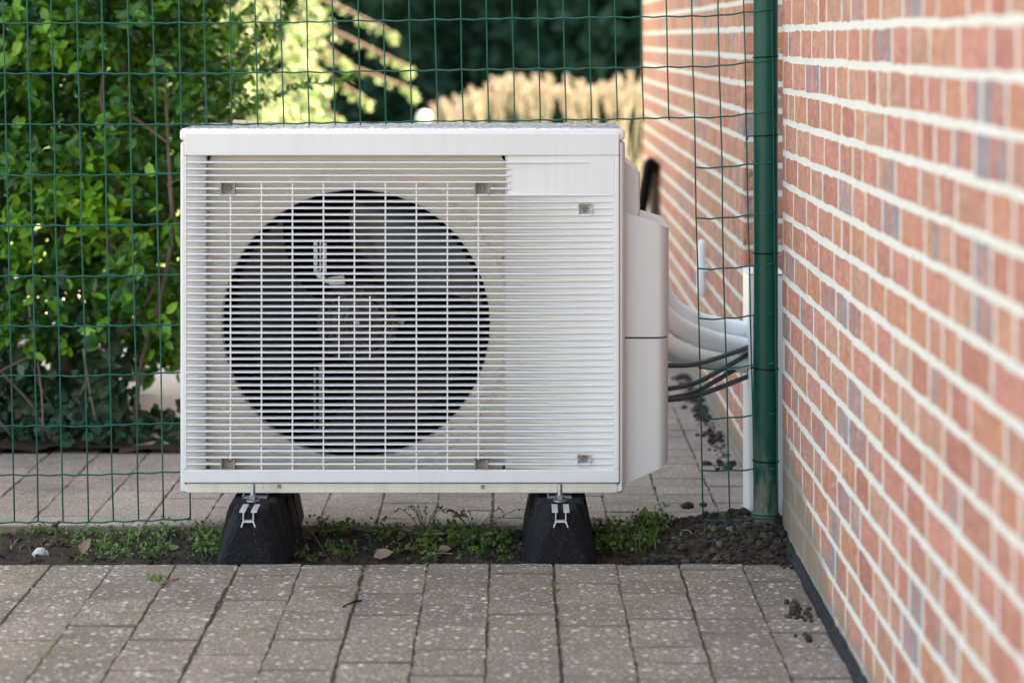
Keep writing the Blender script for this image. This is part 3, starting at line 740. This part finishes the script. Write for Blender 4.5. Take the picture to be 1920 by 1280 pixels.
run('power_cable', 'second highest grey power cable leaving the unit below the white pipes', 'cable', cg, [(1225,729,5.12),(1252,728.5,5.13),(1300,719,5.17),(1345,697,5.25),(1406,662,5.36)], .005, M['cable'])
run('power_cable', 'grey power cable running just above the lowest cable', 'cable', cg, [(1225,747,5.16),(1252,746,5.17),(1300,736,5.21),(1345,712,5.28),(1408,674,5.38)], .005, M['cable'])
run('power_cable', 'lowest grey power cable with the deepest sag towards the trunking', 'cable', cg, [(1225,750,5.11),(1252,749,5.12),(1300,743,5.16),(1345,728,5.24),(1406,704,5.35)], .0053, M['cable'])
# offcut lying by the fence foot
m = MB(); a = P(1345,974,5.28); m.box((a.x-.01, a.y, a.z-.012), (a.x+.035, a.y+.05, a.z+.002)); o = m.build('plastic_offcut', M['trunk'], bevel=.002); o.rotation_euler = (0,.08,.3)
setp(o, 'white plastic offcut on the soil at the foot of the trunking', 'offcut')

# black membrane strip along the wall foot
m = MB(); rs = []; ny = 220
for i in range(ny+1):
    y = 3.2+(4.99-3.2)*i/ny; n1 = mnoise.noise(Vector((y*6, 1, 0)))*.008+mnoise.noise(Vector((y*22, 1, 9)))*.003; n2 = mnoise.noise(Vector((y*14, 5, 0)))*.006+mnoise.noise(Vector((y*25, 5, 2)))*.003
    xw = XN-.001; zt = .010+n2; w_ = .014+n1*.6
    rs.append([(xw, y, .014+n2), (xw-.004, y, .013+n2), (xw-w_*.45, y, .009+n2), (xw-w_*.8, y, .007+n1*.4), (xw-w_, y, .002), (xw-w_-.002, y, -.012), (xw-.001, y, -.012)])
m.rings(rs, True, True); setp(m.build('membrane_strip', M['membrane'], auto=.5), 'crumpled black membrane strip along the foot of the brick wall', 'membrane')
# white pipe on the far wall, dark pipe at the far corner
m = MB(); vy = 6.96; x_ = XF-.018
zz0, zz1 = P(0,556,vy).z, P(0,449,vy).z
m.lathe((x_, vy, 0), 'z', [(.001,zz1),(.007,zz1-.002),(.011,zz1-.009),(.0125,zz1-.018),(.0125,zz0+.012),(.009,zz0),(.001,zz0-.001)], 14); vp = m.build('vent_pipe', M['trunk'], smooth=True)
setp(vp, 'short white upright pipe fixed to the far stretch of brick wall', 'pipe')
m = MB(); m.box((x_+.006, vy-.008, (zz0+zz1)/2-.01), (XF-.001, vy+.008, (zz0+zz1)/2+.01)); m.build('bracket', M['trunk'], vp)
m = MB(); dy = 9.2
m.tube(curve([P(1232,322,dy+.1), P(1219,306,dy), P(1212,340,dy), P(1203,395,dy), P(1196,440,dy), P(1193,545,dy)]), .021, 12); dp = m.build('drain_pipe', M['black'], smooth=True)
setp(dp, 'dark bent drain pipe at the far corner of the brick wall', 'pipe')
m = MB(); m.tube([P(1226,330,dy+.05), P(1227,430,dy+.05), P(1227,545,dy+.05)], .018, 8); setp(m.build('wooden_stake', M['bark'], smooth=True), 'brown wooden stake beside the dark drain pipe', 'stake')

# ------------------------------------------------------------------ leaves and plants
def leaf_geo(m, c, d, nrm, L_, wd, fold=.25, curl=.15):
    d = d.normalized(); s = d.cross(nrm)
    if s.length < 1e-4: return
    s.normalize(); u = s.cross(d)
    def q(t, sd, h): return c+d*(L_*t)+s*(wd*sd)+u*(L_*h)
    m.add([q(0,0,0), q(.30,-.46,fold*.22), q(.68,-.40,fold*.12-curl*.4), q(1,0,-curl), q(.68,.40,fold*.12-curl*.4), q(.30,.46,fold*.22), q(.34,0,0), q(.68,0,-curl*.45)],
          [(0,1,6),(1,2,7,6),(2,3,7),(0,6,5),(6,7,4,5),(7,3,4)])
def rv(): 
    while True:
        v = Vector((uni(-1,1),uni(-1,1),uni(-1,1)))
        if .05 < v.length < 1: return v.normalized()
def spray(m, c, axis, nl, L_, wd, spread=.05, my=None):
    axis = axis.normalized()
    for i in range(nl):
        t = i/max(1, nl-1); pnt = c+axis*spread*(t-.3)
        side = (rv()+axis*.5); side = (side-axis*side.dot(axis)*.4).normalized()
        nn = (Vector((0,-.55,.85))+rv()*.75).normalized()
        leaf_geo(m, pnt, side, nn, L_*uni(.7,1.15), wd*uni(.8,1.15))
# privet hedge
hedge = empty('hedge', (-1.2, 6.5, 0), 'dense green privet hedge behind the fence at the left', 'hedge')
def hedge_right(z):   # right hand edge of the leaf mass by height
    return lerp([(.05,-1.02),(.18,-.90),(.25,-.80),(.6,-.74),(.9,-.74),(1.1,-.76),(1.4,-.72),(2.2,-.8)])(z)
fol, fol_y = MB(), MB(); fleaf = []
def add_leaves(c, axis, nl, young, L_):
    (spray(fol_y if young else fol, c, axis, nl, L_, L_*.52))
k = 0
while k < 5200:
    x, y, z = uni(-2.1,-.66), 6.2+abs(random.gauss(0,.34)), uni(.22,2.0)
    if x > hedge_right(z)+uni(-.05,.04): continue
    if y > 7.3: continue
    dn = mnoise.noise(Vector((x*5.5, y*4, z*5.5+3)))
    front_ = y < 6.42
    if front_ and dn < (.03 if z > .5 else .08): continue
    if z < .3 and rnd() < .3: continue
    k += 1
    yz = mnoise.noise(Vector((x*4+9, 0, z*4)))
    ppx, ppy = 960+FPX*x/y, HZ+FPX*(HC-z)/y
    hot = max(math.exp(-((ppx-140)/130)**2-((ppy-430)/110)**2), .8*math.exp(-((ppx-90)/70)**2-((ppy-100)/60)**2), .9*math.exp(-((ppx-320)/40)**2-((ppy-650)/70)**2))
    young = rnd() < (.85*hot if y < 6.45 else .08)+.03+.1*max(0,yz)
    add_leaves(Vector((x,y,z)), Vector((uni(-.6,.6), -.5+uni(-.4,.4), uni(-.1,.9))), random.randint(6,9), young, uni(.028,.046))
for _ in range(1500):
    z = uni(.0,1.7); x = uni(-2.4,-1.0) if z < .3 else uni(-2.4, hedge_right(z)-.04)
    spray(fol, Vector((x, uni(6.75,7.35), z)), Vector((uni(-.6,.6), -.3, uni(0,.8))), 7, uni(.05,.075), .04, .08)
for _ in range(130):
    p = P(uni(262,350), uni(540,695), uni(6.3,6.75)); spray(fol_y if rnd() < .5 else fol, p, Vector((.2,-.3,.4)), 6, uni(.026,.04), .018, .05)
# airy sprigs on the right hand edge
sprig_w = MB()
for (a, b) in (((380,120),(470,10)),((400,150),(545,20)),((380,180),(500,60)),((395,200),(480,110)),((420,160),(520,95)),((470,200),(650,150)),((390,225),(440,170)),((360,60),(440,-30)),((520,60),(560,-20)),((380,90),(420,60))):
    Y_ = uni(6.4,6.7); p0, p1 = P(*a, Y_), P(*b, Y_+uni(-.05,.1)); md = (p0+p1)/2+Vector((0,0,.015))
    st = curve([P(a[0]-70, a[1]+50, Y_), p0, md, p1], 8); sprig_w.tube(st, [.0022*(1-.6*i/len(st)) for i in range(len(st))], 5)
    for p in st[6:]:
        for _ in range(5): leaf_geo(fol_y if rnd() < .3 else fol, p, rv()+Vector((.5,0,.2)), (Vector((0,-.5,.8))+rv()*.7), uni(.016,.028), uni(.008,.013))
for _ in range(420):
    px, py = uni(335,500), uni(-60,232)
    if rnd() < (px-335)/190 or mnoise.noise(Vector((px*.02, py*.02, 8))) < -.15: continue
    p = P(px, py, uni(6.4,6.9)); spray(fol_y if rnd() < .35 else fol, p, Vector((.6,-.2,.4)), 6, uni(.018,.028), .013, .04)
# branches
br = MB()
def branch(pix, r0, r1, Y_):
    st = curve([P(x,y,Y_+dy_) for x,y,dy_ in pix], 6); br.tube(st, [r0+(r1-r0)*i/len(st) for i in range(len(st))], 7)
branch([(210,900,.05),(215,780,.05),(207,620,.02),(212,420,0),(222,240,.02),(236,90,.05),(245,-60,.1)], .021, .008, 6.45)
branch([(135,900,.1),(130,740,.1),(110,560,.05),(120,380,.1),(96,180,.1),(80,-40,.1)], .014, .006, 6.5)
branch([(250,880,0),(262,700,0),(300,560,-.05),(322,440,-.1),(318,330,-.1),(310,150,-.05)], .007, .004, 6.32)
branch([(228,205,0),(270,235,-.03),(318,270,-.05)], .0055, .003, 6.27)
branch([(212,640,0),(260,590,-.05),(300,520,-.08)], .006, .003, 6.35)
branch([(30,900,.1),(20,700,.1),(40,500,.1),(10,250,.1)], .012, .006, 6.6)
branch([(100,830,0),(60,760,-.02),(5,700,-.05)], .005, .003, 6.3); branch([(110,790,0),(150,740,-.02),(170,690,0)], .004, .003, 6.3)
branch([(205,250,.0),(190,180,0),(205,110,0),(235,95,0)], .006, .003, 6.36); branch([(130,300,0),(150,260,0),(135,235,0)], .004, .002, 6.3)
br.build('branches', M['bark'], hedge, smooth=True)
sprig_w.build('twigs', M['bark'], hedge, smooth=True)
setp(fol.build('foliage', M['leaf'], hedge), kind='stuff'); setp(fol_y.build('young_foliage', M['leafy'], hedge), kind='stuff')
# the outermost leaves, one by one
lm = []
for mm in ('leaf', 'leafy'):
    for q in range(3):
        m = MB(); leaf_geo(m, Vector((0,0,0)), Vector((1,0,0)), Vector((0,0,1)), .044, .024, .2+.1*q, .08+.1*q); lm.append(m.mesh('leaf', M[mm]))
cnt = 0
while cnt < 300:
    px, py = uni(-10,332), uni(-20,640)
    if mnoise.noise(Vector((px*.013, py*.013, 5))) < -.12: continue
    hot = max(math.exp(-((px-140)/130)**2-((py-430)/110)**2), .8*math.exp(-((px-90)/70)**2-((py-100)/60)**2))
    c = P(px, py, uni(6.16, 6.24)); base_dir = rv()
    for _ in range(random.randint(3,5)):
        d = (rv()+base_dir*.5+Vector((0,-.2,.1))).normalized(); nn = (Vector((0,-.7,.7))+rv()*.6).normalized(); s = d.cross(nn).normalized(); u = s.cross(d)
        R = Matrix((d, -s, u)).transposed(); cnt += 1
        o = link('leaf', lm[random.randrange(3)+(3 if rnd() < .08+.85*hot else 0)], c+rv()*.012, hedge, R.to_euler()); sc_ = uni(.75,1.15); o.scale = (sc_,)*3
        if cnt >= 300: break
# ivy at the hedge foot
ivy = empty('ivy', (-1.15, 6.3, 0), 'dark blue-green ivy creeping under the hedge', 'ivy'); iv = MB()
for _ in range(2600):
    x = uni(-1.9,-.78); y = uni(6.17,6.5); z = .02+abs(random.gauss(0,.16))
    if x > -.95 and z > .07: continue
    if z > .6 or mnoise.noise(Vector((x*6, y*6, z*6))) < -.15: continue
    c = Vector((x,y,z)); d = rv()+Vector((0,-.4,-.3)); nn = Vector((0,-.8,.6))+rv()*.6; L_ = uni(.018,.038)
    leaf_geo(iv, c, d, nn, L_, L_*.85, .15, .2)
    s = d.cross(nn).normalized(); leaf_geo(iv, c, d*.4+s, nn, L_*.6, L_*.4); leaf_geo(iv, c, d*.4-s, nn, L_*.6, L_*.4)
setp(iv.build('leaves', M['ivy'], ivy), kind='stuff')
iv = MB()
for _ in range(9):
    a = Vector((uni(-1.6,-.95), uni(6.18,6.4), .02)); iv.tube(curve([a, a+Vector((uni(-.1,.1),0,uni(.1,.2))), a+Vector((uni(-.2,.2),uni(-.05,.1),uni(.2,.45)))], 5), .0022, 5)
iv.build('stems', M['twig'], ivy, smooth=True)
# a bent root lying on the bed
m = MB(); m.tube(curve([P(225,846,6.19), P(262,838,6.19), P(300,832,6.2), P(330,842,6.2), P(370,846,6.22)]), .008, 8); setp(m.build('root', M['twig'], smooth=True), 'pale bent root lying on the bed beside the heat pump', 'root')

# golden cedar
def tree_tufts(m, c, r, n, L_, wd, squash=1.0):
    for _ in range(n):
        v = rv()*r*uni(.3,1); v.z *= squash; leaf_geo(m, c+v, rv()+Vector((.4,-.1,-.3)), rv(), L_*uni(.6,1.3), wd)
ced = empty('cedar_tree', (-1.75, 11.9, 0), 'pale golden cedar with drooping sunlit branches beyond the hedge', 'tree')
m = MB(); m.tube([(-1.75,11.9,-.05),(-1.73,11.9,1.2),(-1.76,11.9,2.6),(-1.74,11.9,3.6)], [.1,.08,.05,.01], 10); m.build('trunk', M['bark'], ced, smooth=True)
cb, cf = MB(), MB()
ends = [((765,135),.0),((735,70),.1),((690,195),-.2),((640,230),-.1),((775,180),.2),((600,140),-.3),((560,60),-.4),((600,20),-.1),((640,-30),.2),((520,180),-.5),((480,100),-.5),((480,230),-.4),((560,260),-.2),((420,160),-.5),((420,40),-.4),((740,-80),0),((600,-90),-.3),((450,-60),-.3),((650,120),-.15),((590,200),-.35)]
for (ex, ey), dy_ in ends:
    e = P(ex, ey, 11.7+dy_); s = Vector((-1.74, 11.9, e.z+uni(.12,.3))); mid = (s+e)/2+Vector((0,0,.13+uni(0,.08)))
    st = curve([s, mid, e+Vector((-.06,0,.05)), e], 8); cb.tube(st, [.016*(1-.85*i/len(st)) for i in range(len(st))], 5)
    for i, p in enumerate(st[3:]):
        big = .016+.055*(1-i/len(st))**1.5; far_ = 960+FPX*p.x/p.y > 610; tree_tufts(cf, p+Vector((0,0,-.015)), big*(.5 if far_ else 1), 9 if far_ else 20, .03, .010, .5)
        if rnd() < .4 and not far_: tree_tufts(cf, p+Vector((uni(-.05,.05), uni(-.1,.1), -.09)), .05, 14, .04, .012, 1.3)
for _ in range(85):
    p = P(random.gauss(395,62), uni(-120,330), uni(11.8,12.4)); 
    if p.x < -.55: tree_tufts(cf, p, .07, 12, .045, .016, .5)
for _ in range(300):   # the side out of the picture
    a = uni(0, 6.28); h = uni(.2,3.3); r = (3.6-h)*.28*math.sqrt(rnd()); c = Vector((-2.35+r*math.cos(a)-.2, 12.2+r*math.sin(a), h))
    tree_tufts(cf, c, .12, 12, .06, .025, .5)
cb.build('branches', M['bark'], ced, smooth=True); setp(cf.build('crown', M['cedar'], ced), kind='stuff')
# dark conifers
cpos = [(-5.2,20.5),(-3.9,19.6),(-2.7,20.3),(-1.45,19.4),(-.35,20.1),(.75,19.3),(1.9,20.2),(3.1,19.5)]
clab = ['dark conifer farthest to the left, hidden by the hedge','second dark conifer from the left, behind the hedge','dark conifer behind the golden cedar','dark conifer just right of the golden cedar tips','dark conifer behind the left end of the dry plumes','dark conifer behind the middle of the dry plumes','dark conifer beside the far end of the brick wall','dark conifer hidden behind the brick house']
for (cx, cy_), lb in zip(cpos, clab):
    t = empty('conifer_tree', (cx, cy_, -.02), lb, 'tree', 'dark conifers at the end of the garden'); hgt = uni(3.6,4.4)
    m = MB(); m.tube([(cx,cy_,-.05),(cx+.03,cy_,hgt*.5),(cx,cy_,hgt*.95)], [.13,.08,.02], 8); m.build('trunk', M['bark'], t, smooth=True)
    cr = MB()
    for _ in range(1900):
        h = uni(.05, 1)**1.1*hgt; R_ = .95*(1-.55*(h/hgt)**2); a = uni(0,2*math.pi); rr = R_*uni(.55,1.05)
        c = Vector((cx+rr*math.cos(a), cy_+rr*math.sin(a), h)); tree_tufts(cr, c, .15, 8, .17, .09, .8)
    setp(cr.build('crown', M['conifer'], t), kind='stuff')
# feathery dry grasses
glab = ['low clump of dry beige plume grass at the left end of the row','clump of dry beige plume grass second from the left','tall clump of dry beige plume grass in the middle of the row','tall clump of dry plume grass second from the brick wall','clump of dry beige plume grass right beside the brick wall']
for i, (px, top, lb) in enumerate(zip((850,925,1000,1085,1165), (196,172,160,166,160), glab)):
    c0 = P(px, 0, 14); c0.z = -.02; t = empty('plume_grass', c0, lb, 'grass', 'dry plume grasses in the sun'); pl, st = MB(), MB()
    for q_ in range(12):
        bx = c0+Vector((uni(-.10,.10), uni(-.22,.22), 0)); tx = px-44+88*(q_+uni(.2,.8))/12
        tp = P(tx, lerp([(790,214),(850,196),(900,174),(955,158),(1000,156),(1100,166),(1200,154),(1300,150)])(tx)+uni(-12,16), 14+uni(-.25,.25))
        md = (bx+tp)/2+Vector((0,0,.05)); stc = curve([bx, md, tp], 5); st.tube(stc, .003, 4)
        ax = (stc[-3]-stc[-1]).normalized()
        for q in range(44):
            f = q/44; p = stc[-1]+ax*f*.17; leaf_geo(pl, p, rv()*.45+Vector((0,0,1)), rv(), .05*(1-.3*f), .013)
    for _ in range(170):
        bx = c0+Vector((uni(-.12,.12), uni(-.22,.22), 0)); d = Vector((uni(-.18,.18),uni(-.2,.2),uni(.25,.40)))
        leaf_geo(st, bx, d, rv(), d.length, .012, .2, .25)
    setp(pl.build('plumes', M['plume'], t), kind='stuff'); setp(st.build('stalks', M['straw'], t), kind='stuff')
m = MB(); wy = 13.2; a = P(795, 222, wy); m.lathe((a.x, wy, 0), 'z', [(.02,-.03),(.02,a.z-.03),(.034,a.z-.02),(.038,a.z+.01),(.028,a.z+.032),(.001,a.z+.04)], 12, (True, False)); setp(m.build('white_spot_post', M['trunk'], smooth=True, base=True), 'invented white capped post standing in for a blurred white spot left of the plume grasses', 'post')  # post shape invented to give the blurred bright white spot

# ------------------------------------------------------------------ the strip of soil: clods, weeds, litter
def gz(x, y): return SOILZ+soil_h(x, y)
def lump(m, c, r, sq=.75, seed=0):
    n1, n2 = 6, 4; vs_ = [(c.x, c.y, c.z+r*sq)]; fs = []
    for j in range(1, n2):
        ph = math.pi*j/n2
        for i in range(n1):
            a = 2*math.pi*i/n1+j*.3; d = Vector((math.sin(ph)*math.cos(a), math.sin(ph)*math.sin(a), math.cos(ph)*sq)); k_ = r*(1+.8*mnoise.noise(d*1.9+c*57))
            vs_.append(tuple(c+d*k_))
    vs_.append((c.x, c.y, c.z-r*sq)); e = len(vs_)-1
    for i in range(n1): fs.append((0, 1+i, 1+(i+1)%n1)); fs.append((e, e-n1+(i+1)%n1, e-n1+i))
    for j in range(n2-2):
        for i in range(n1): a = 1+j*n1+i; b = 1+j*n1+(i+1)%n1; fs.append((a, a+n1, b+n1, b))
    m.add(vs_, fs)
cl = MB()
for _ in range(3600):
    x = uni(-1.15,.55) if rnd() < .55 else random.gauss(.45,.12); y = uni(STRIP0+.002, STRIP1-.004)
    if x > .545 or (x > pc-.03 and abs(y-FY) < .028 and x < pc+.03): continue
    near = x > .25
    r = random.choice((.0015,.002,.003,.004,.006)) if not near else random.choice((.0015,.002,.0025,.003,.004,.005,.008))
    lump(cl, Vector((x, y, gz(x,y)+r*.3)), r*uni(.7,1.3))
for _ in range(42):      # crumbs spilt on the pavers by the membrane, and along the wall of the path
    t = random.choice(((.495,4.46),(.497,4.40),(.492,4.27),(.515,4.83),(.50,4.5))); r = uni(.002,.007); lump(cl, Vector((t[0]+random.gauss(0,.010), t[1]+random.gauss(0,.03), r*.45)), r)
for _ in range(260):
    y = uni(5.9,7.6); r = uni(.003,.010)*(1 if mnoise.noise(Vector((y*3,0,0))) > -.1 else .4); lump(cl, Vector((XF-.012-abs(random.gauss(0,.022)), y, r*.4)), r)
setp(cl.build('soil_crumbs', M['clod']), 'dark crumbs of soil scattered over the strip', 'soil', kind='stuff')
def clodthing(px, py, r, label, mat='clod', name='soil_clod', z=0.0):
    y = G(py, z); c = P(px, py, y); m = MB(); lump(m, c+Vector((0,0,r*.5)), r, .8); lump(m, c+Vector((r*.7,r*.3,r*.35)), r*.7, .8); setp(m.build(name, M[mat], smooth=mat == 'stone'), label, 'stone' if mat == 'stone' else 'clod')
clodthing(1288, 952, .011, 'brown snail sized clod on the path right of the unit', z=0); clodthing(1318, 949, .0075, 'small round clod on the path next to the mesh', z=0)
clodthing(1488, 1152, .011, 'tall dark clod on the pavers beside the membrane strip'); clodthing(1512, 1152, .006, 'little dark clod on the pavers right of the tall one')
clodthing(75, 1042, .013, 'pale rough stone on the soil at the far left', 'stone', 'stone', SOILZ); clodthing(1437, 1014, .012, 'pale stone on the soil in front of the green post', 'stone', 'stone', 0.0); clodthing(1400, 1030, .009, 'smaller pale stone left of the green post foot', 'stone', 'stone', 0.0)
# weeds
wd, gr, ms = MB(), MB(), MB()
def weed(x, y, h, n, ls):
    if mnoise.noise(Vector((x*13, y*17, 21))) < -.14: return
    b = Vector((x, y, gz(x,y)))
    for _ in range(n):
        tip = b+Vector((random.gauss(0,h*.5), random.gauss(0,h*.4), h*uni(.25,1))); 
        if tip.y < STRIP0-.03: tip.y = STRIP0-.03+.01*rnd()
        for q in range(random.randint(1,3)): leaf_geo(wd, tip+rv()*ls*.6, rv()+Vector((0,-.1,.1)), Vector((0,-.3,.9))+rv()*.6, ls*uni(.6,1.3), ls*.75, .2, .1)
        if rnd() < .35: wd.add([b, b+Vector((.0012,0,0)), tip+Vector((.0006,0,0)), tip], [(0,1,2,3)])
def blade(x, y, h, lean, base=None, w_=.0016):
    b = base or Vector((x, y, gz(x,y)-.003)); d = Vector((random.gauss(0,lean), random.gauss(0,lean*.7), 1)).normalized()*h; s = Vector((d.y, -d.x, 0)); s = (s.normalized() if s.length > .001 else Vector((1,0,0)))*w_
    md = b+d*.55; tp = b+d+Vector((d.x,d.y,0))*.5-Vector((0,0,.15*h))*rnd(); gr.add([b-s, b+s, md+s*.8, tp, md-s*.8], [(0,1,2,4),(4,2,3)])
def wpx(px, py): y = G(py, SOILZ); return P(px, py, y).x, min(max(y, STRIP0+.006), STRIP1-.005)
dens = [((0,340),(985,1012),55,.016,.006),((195,430),(1010,1052),85,.022,.008),((330,440),(985,1050),60,.034,.009),((555,640),(985,1010),50,.034,.009),((640,1000),(985,1012),80,.024,.008),((780,980),(1000,1040),55,.026,.0105),((560,980),(1035,1052),45,.014,.007),((1105,1250),(985,1048),75,.030,.010),((1250,1420),(1010,1050),20,.010,.005),((540,790),(1005,1045),20,.02,.008),((100,300),(990,1052),40,.018,.008)]
for (xa,xb),(ya,yb_),n_,h,ls in dens:
    for _ in range(n_):
        x, y = wpx(uni(xa,xb), uni(ya,yb_)); weed(x, y, h*uni(.5,1.3), random.randint(4,9), ls*uni(.7,1.3))
for (xa,xb),(ya,yb_),n_,h,ln in (((180,260),(995,1040),70,.035,.5),((1130,1240),(1010,1050),90,.045,.45),((0,440),(990,1050),160,.018,.6),((560,980),(990,1050),130,.022,.6),((1250,1420),(1020,1050),60,.015,.9),((800,1000),(985,995),30,.05,.25)):
    for _ in range(n_): x, y = wpx(uni(xa,xb), uni(ya,yb_)); blade(x, y, h*uni(.4,1.4), ln)
setp(wd.build('weeds', M['weed']), 'small leaved weeds covering the strip of soil', 'weeds', kind='stuff'); 
# moss and grit in the joints
for _ in range(420):
    i = random.choice(range(9, 22)); x = COLX[i]+random.gauss(0,.0035); y = uni(4.1,4.86) if rnd() < .5 else uni(4.6,4.86)
    if mnoise.noise(Vector((x*5, y*9, 11))) < -.02 or x > .5: continue
    lump(ms, Vector((x, y, uni(-.004,.0))), uni(.0015,.0042), .6)
for _ in range(60): 
    x = uni(-.95,.5); lump(ms, Vector((x, STRIP0-.004+random.gauss(0,.004), -.003)), uni(.002,.005), .6)
for _ in range(40): blade(0,0,.016,.8, Vector((P(297,0,4.73).x+random.gauss(0,.009), 4.72+random.gauss(0,.012), -.002)))
setp(gr.build('grass_blades', M['blade_g']), 'thin grass blades on the strip of soil', 'grass', kind='stuff')
setp(ms.build('moss', M['moss']), 'yellow green moss in the paver joints', 'moss', kind='stuff')
# single weeds worth telling apart
def plant(name, label, cat, px, py, f, Y_=None):
    x, y = wpx(px, py); m = MB(); b = Vector((x, y, gz(x,y)-.002)); f(m, b); setp(m.build(name, M['weed']), label, cat)
def tall(m, b):
    for q in range(7):
        d = Vector((random.gauss(0,.35), random.gauss(0,.15), 1)); st = curve([b, b+d*.035, b+d*.065+Vector((d.x*.03,0,0)), b+d*.07+Vector((d.x*.05,0,-.012))], 4); m.tube(st, .0007, 4)
        for p in st[5:]: 
            if rnd() < .6: leaf_geo(m, p, rv(), rv(), .007, .004)
plant('weed_plant', 'thin stemmed weed with nodding tips under the right half of the unit', 'weed', 890, 990, tall)
plant('weed_plant', 'thin stemmed weed standing under the middle of the unit', 'weed', 800, 988, tall)
def dock(m, b): 
    leaf_geo(m, b+Vector((0,0,.01)), Vector((.1,-.1,1)), Vector((0,-1,.2)), .04, .028, .3, .1); m.tube([b, b+Vector((0,0,.012))], .0012, 5)
    for q in range(4): leaf_geo(m, b, Vector((uni(-1,1),uni(-.5,.3),.5)), Vector((0,-.4,.9)), .03, .017)
plant('dock_weed', 'single upright round leaf weed right of the second rubber foot', 'weed', 1200, 988, dock)
def clover(m, b):
    for q in range(26):
        c = b+Vector((random.gauss(0,.022), random.gauss(0,.014), uni(.008,.03))); nn = Vector((0,-.5,.8))+rv()*.4
        for k_ in range(3): leaf_geo(m, c, Vector((math.cos(k_*2.1+q), math.sin(k_*2.1+q)*.8, .1)), nn, .011, .010)
        m.tube([b, c], .0006, 4)
plant('clover_weed', 'bright round leaved weed patch left of the second rubber foot', 'weed', 900, 1022, clover)
plant('clover_weed', 'round leaved weed patch in front of the middle of the unit', 'weed', 815, 1022, clover)
plant('clover_weed', 'leafy weed patch spilling over the paver edge by the first rubber foot', 'weed', 425, 1046, clover)
# litter
def dead(px, py, L_, label, rot, up=.5):
    x, y = wpx(px, py); m = MB(); c = Vector((x, y, gz(x,y)+.004)); d = Vector((math.cos(rot), -.2, math.sin(rot)*up+.15)); leaf_geo(m, c, d, Vector((0,-.7,.6)), L_, L_*.62, .35, .25); setp(m.build('dead_leaf', M['deadleaf']), label, 'leaf')
dead(152, 1046, .036, 'brown dead leaf standing on the soil near the left edge', 1.0, 1.2); dead(820, 1040, .028, 'reddish dead leaf on the soil below the middle of the grille', .2); dead(700, 1050, .04, 'curled brown dead leaf lying against the paver edge', .5); dead(318, 1035, .02, 'small rust coloured dead leaf among weeds at the left', .5)
def stick(pix, r, label, z=SOILZ, mat='twig'):
    pts = []
    for x, y, h in pix:
        d = G(y, z); p = P(x, y, d); p.z = (gz(p.x, min(max(d,STRIP0),STRIP1)) if z == SOILZ else z)+h; pts.append(p)
    m = MB(); m.tube(curve(pts, 4), r, 6); setp(m.build('twig', M[mat], smooth=True), label, 'twig')
stick([(592,1008,.006),(620,1004,.008),(648,1000,.006)], .0055, 'flat grey stick on the soil right of the first rubber foot')
stick([(585,1018,.012),(600,1030,.008),(612,1042,.004)], .0012, 'thin pale stalk leaning on the soil under the unit')
stick([(790,1048,.004),(820,1044,.008),(850,1046,.004)], .0012, 'thin pale straw on the soil below the fan')
stick([(300,1098,.003),(318,1092,.004),(335,1087,.003)], .0022, 'orange brown twig lying on the pavers at the left', 0.0)
stick([(644,1140,.003),(660,1133,.004),(678,1127,.002)], .0018, 'short dark twig on the pavers below the first rubber foot', 0.0, 'black')
stick([(1280,1036,.006),(1292,1040,.010),(1300,1046,.004)], .0013, 'pale root thread on the soil left of the green post')
stick([(850,992,.02),(870,990,.03),(875,994,.02)], .006, 'reddish bark piece at the back of the soil strip', SOILZ, 'rust')
# chips on the lid
def chip(pxa, pxb, py, Y_, label, h):
    a, b = P(pxa, 0, Y_).x, P(pxb, 0, Y_).x; m = MB(); z = Z1-.0005
    m.rings([[(a, Y_, z),(b, Y_-.004, z),(b+.002, Y_+.012, z),(a+.003, Y_+.014, z)],[(a+.001, Y_, z+h),(b, Y_-.004, z+h*.8),(b+.002, Y_+.012, z+h*.9),(a+.003, Y_+.014, z+h)]]); setp(m.build('bark_chip', M['chip']), label, 'chip')
chip(436, 461, 0, 5.29, 'tan chip lying on the lid of the unit', .0065); chip(461, 475, 0, 5.295, 'small pale chip next to the tan one on the lid', .004); chip(494, 524, 0, 5.30, 'thin white flake on the lid of the unit', .0028)
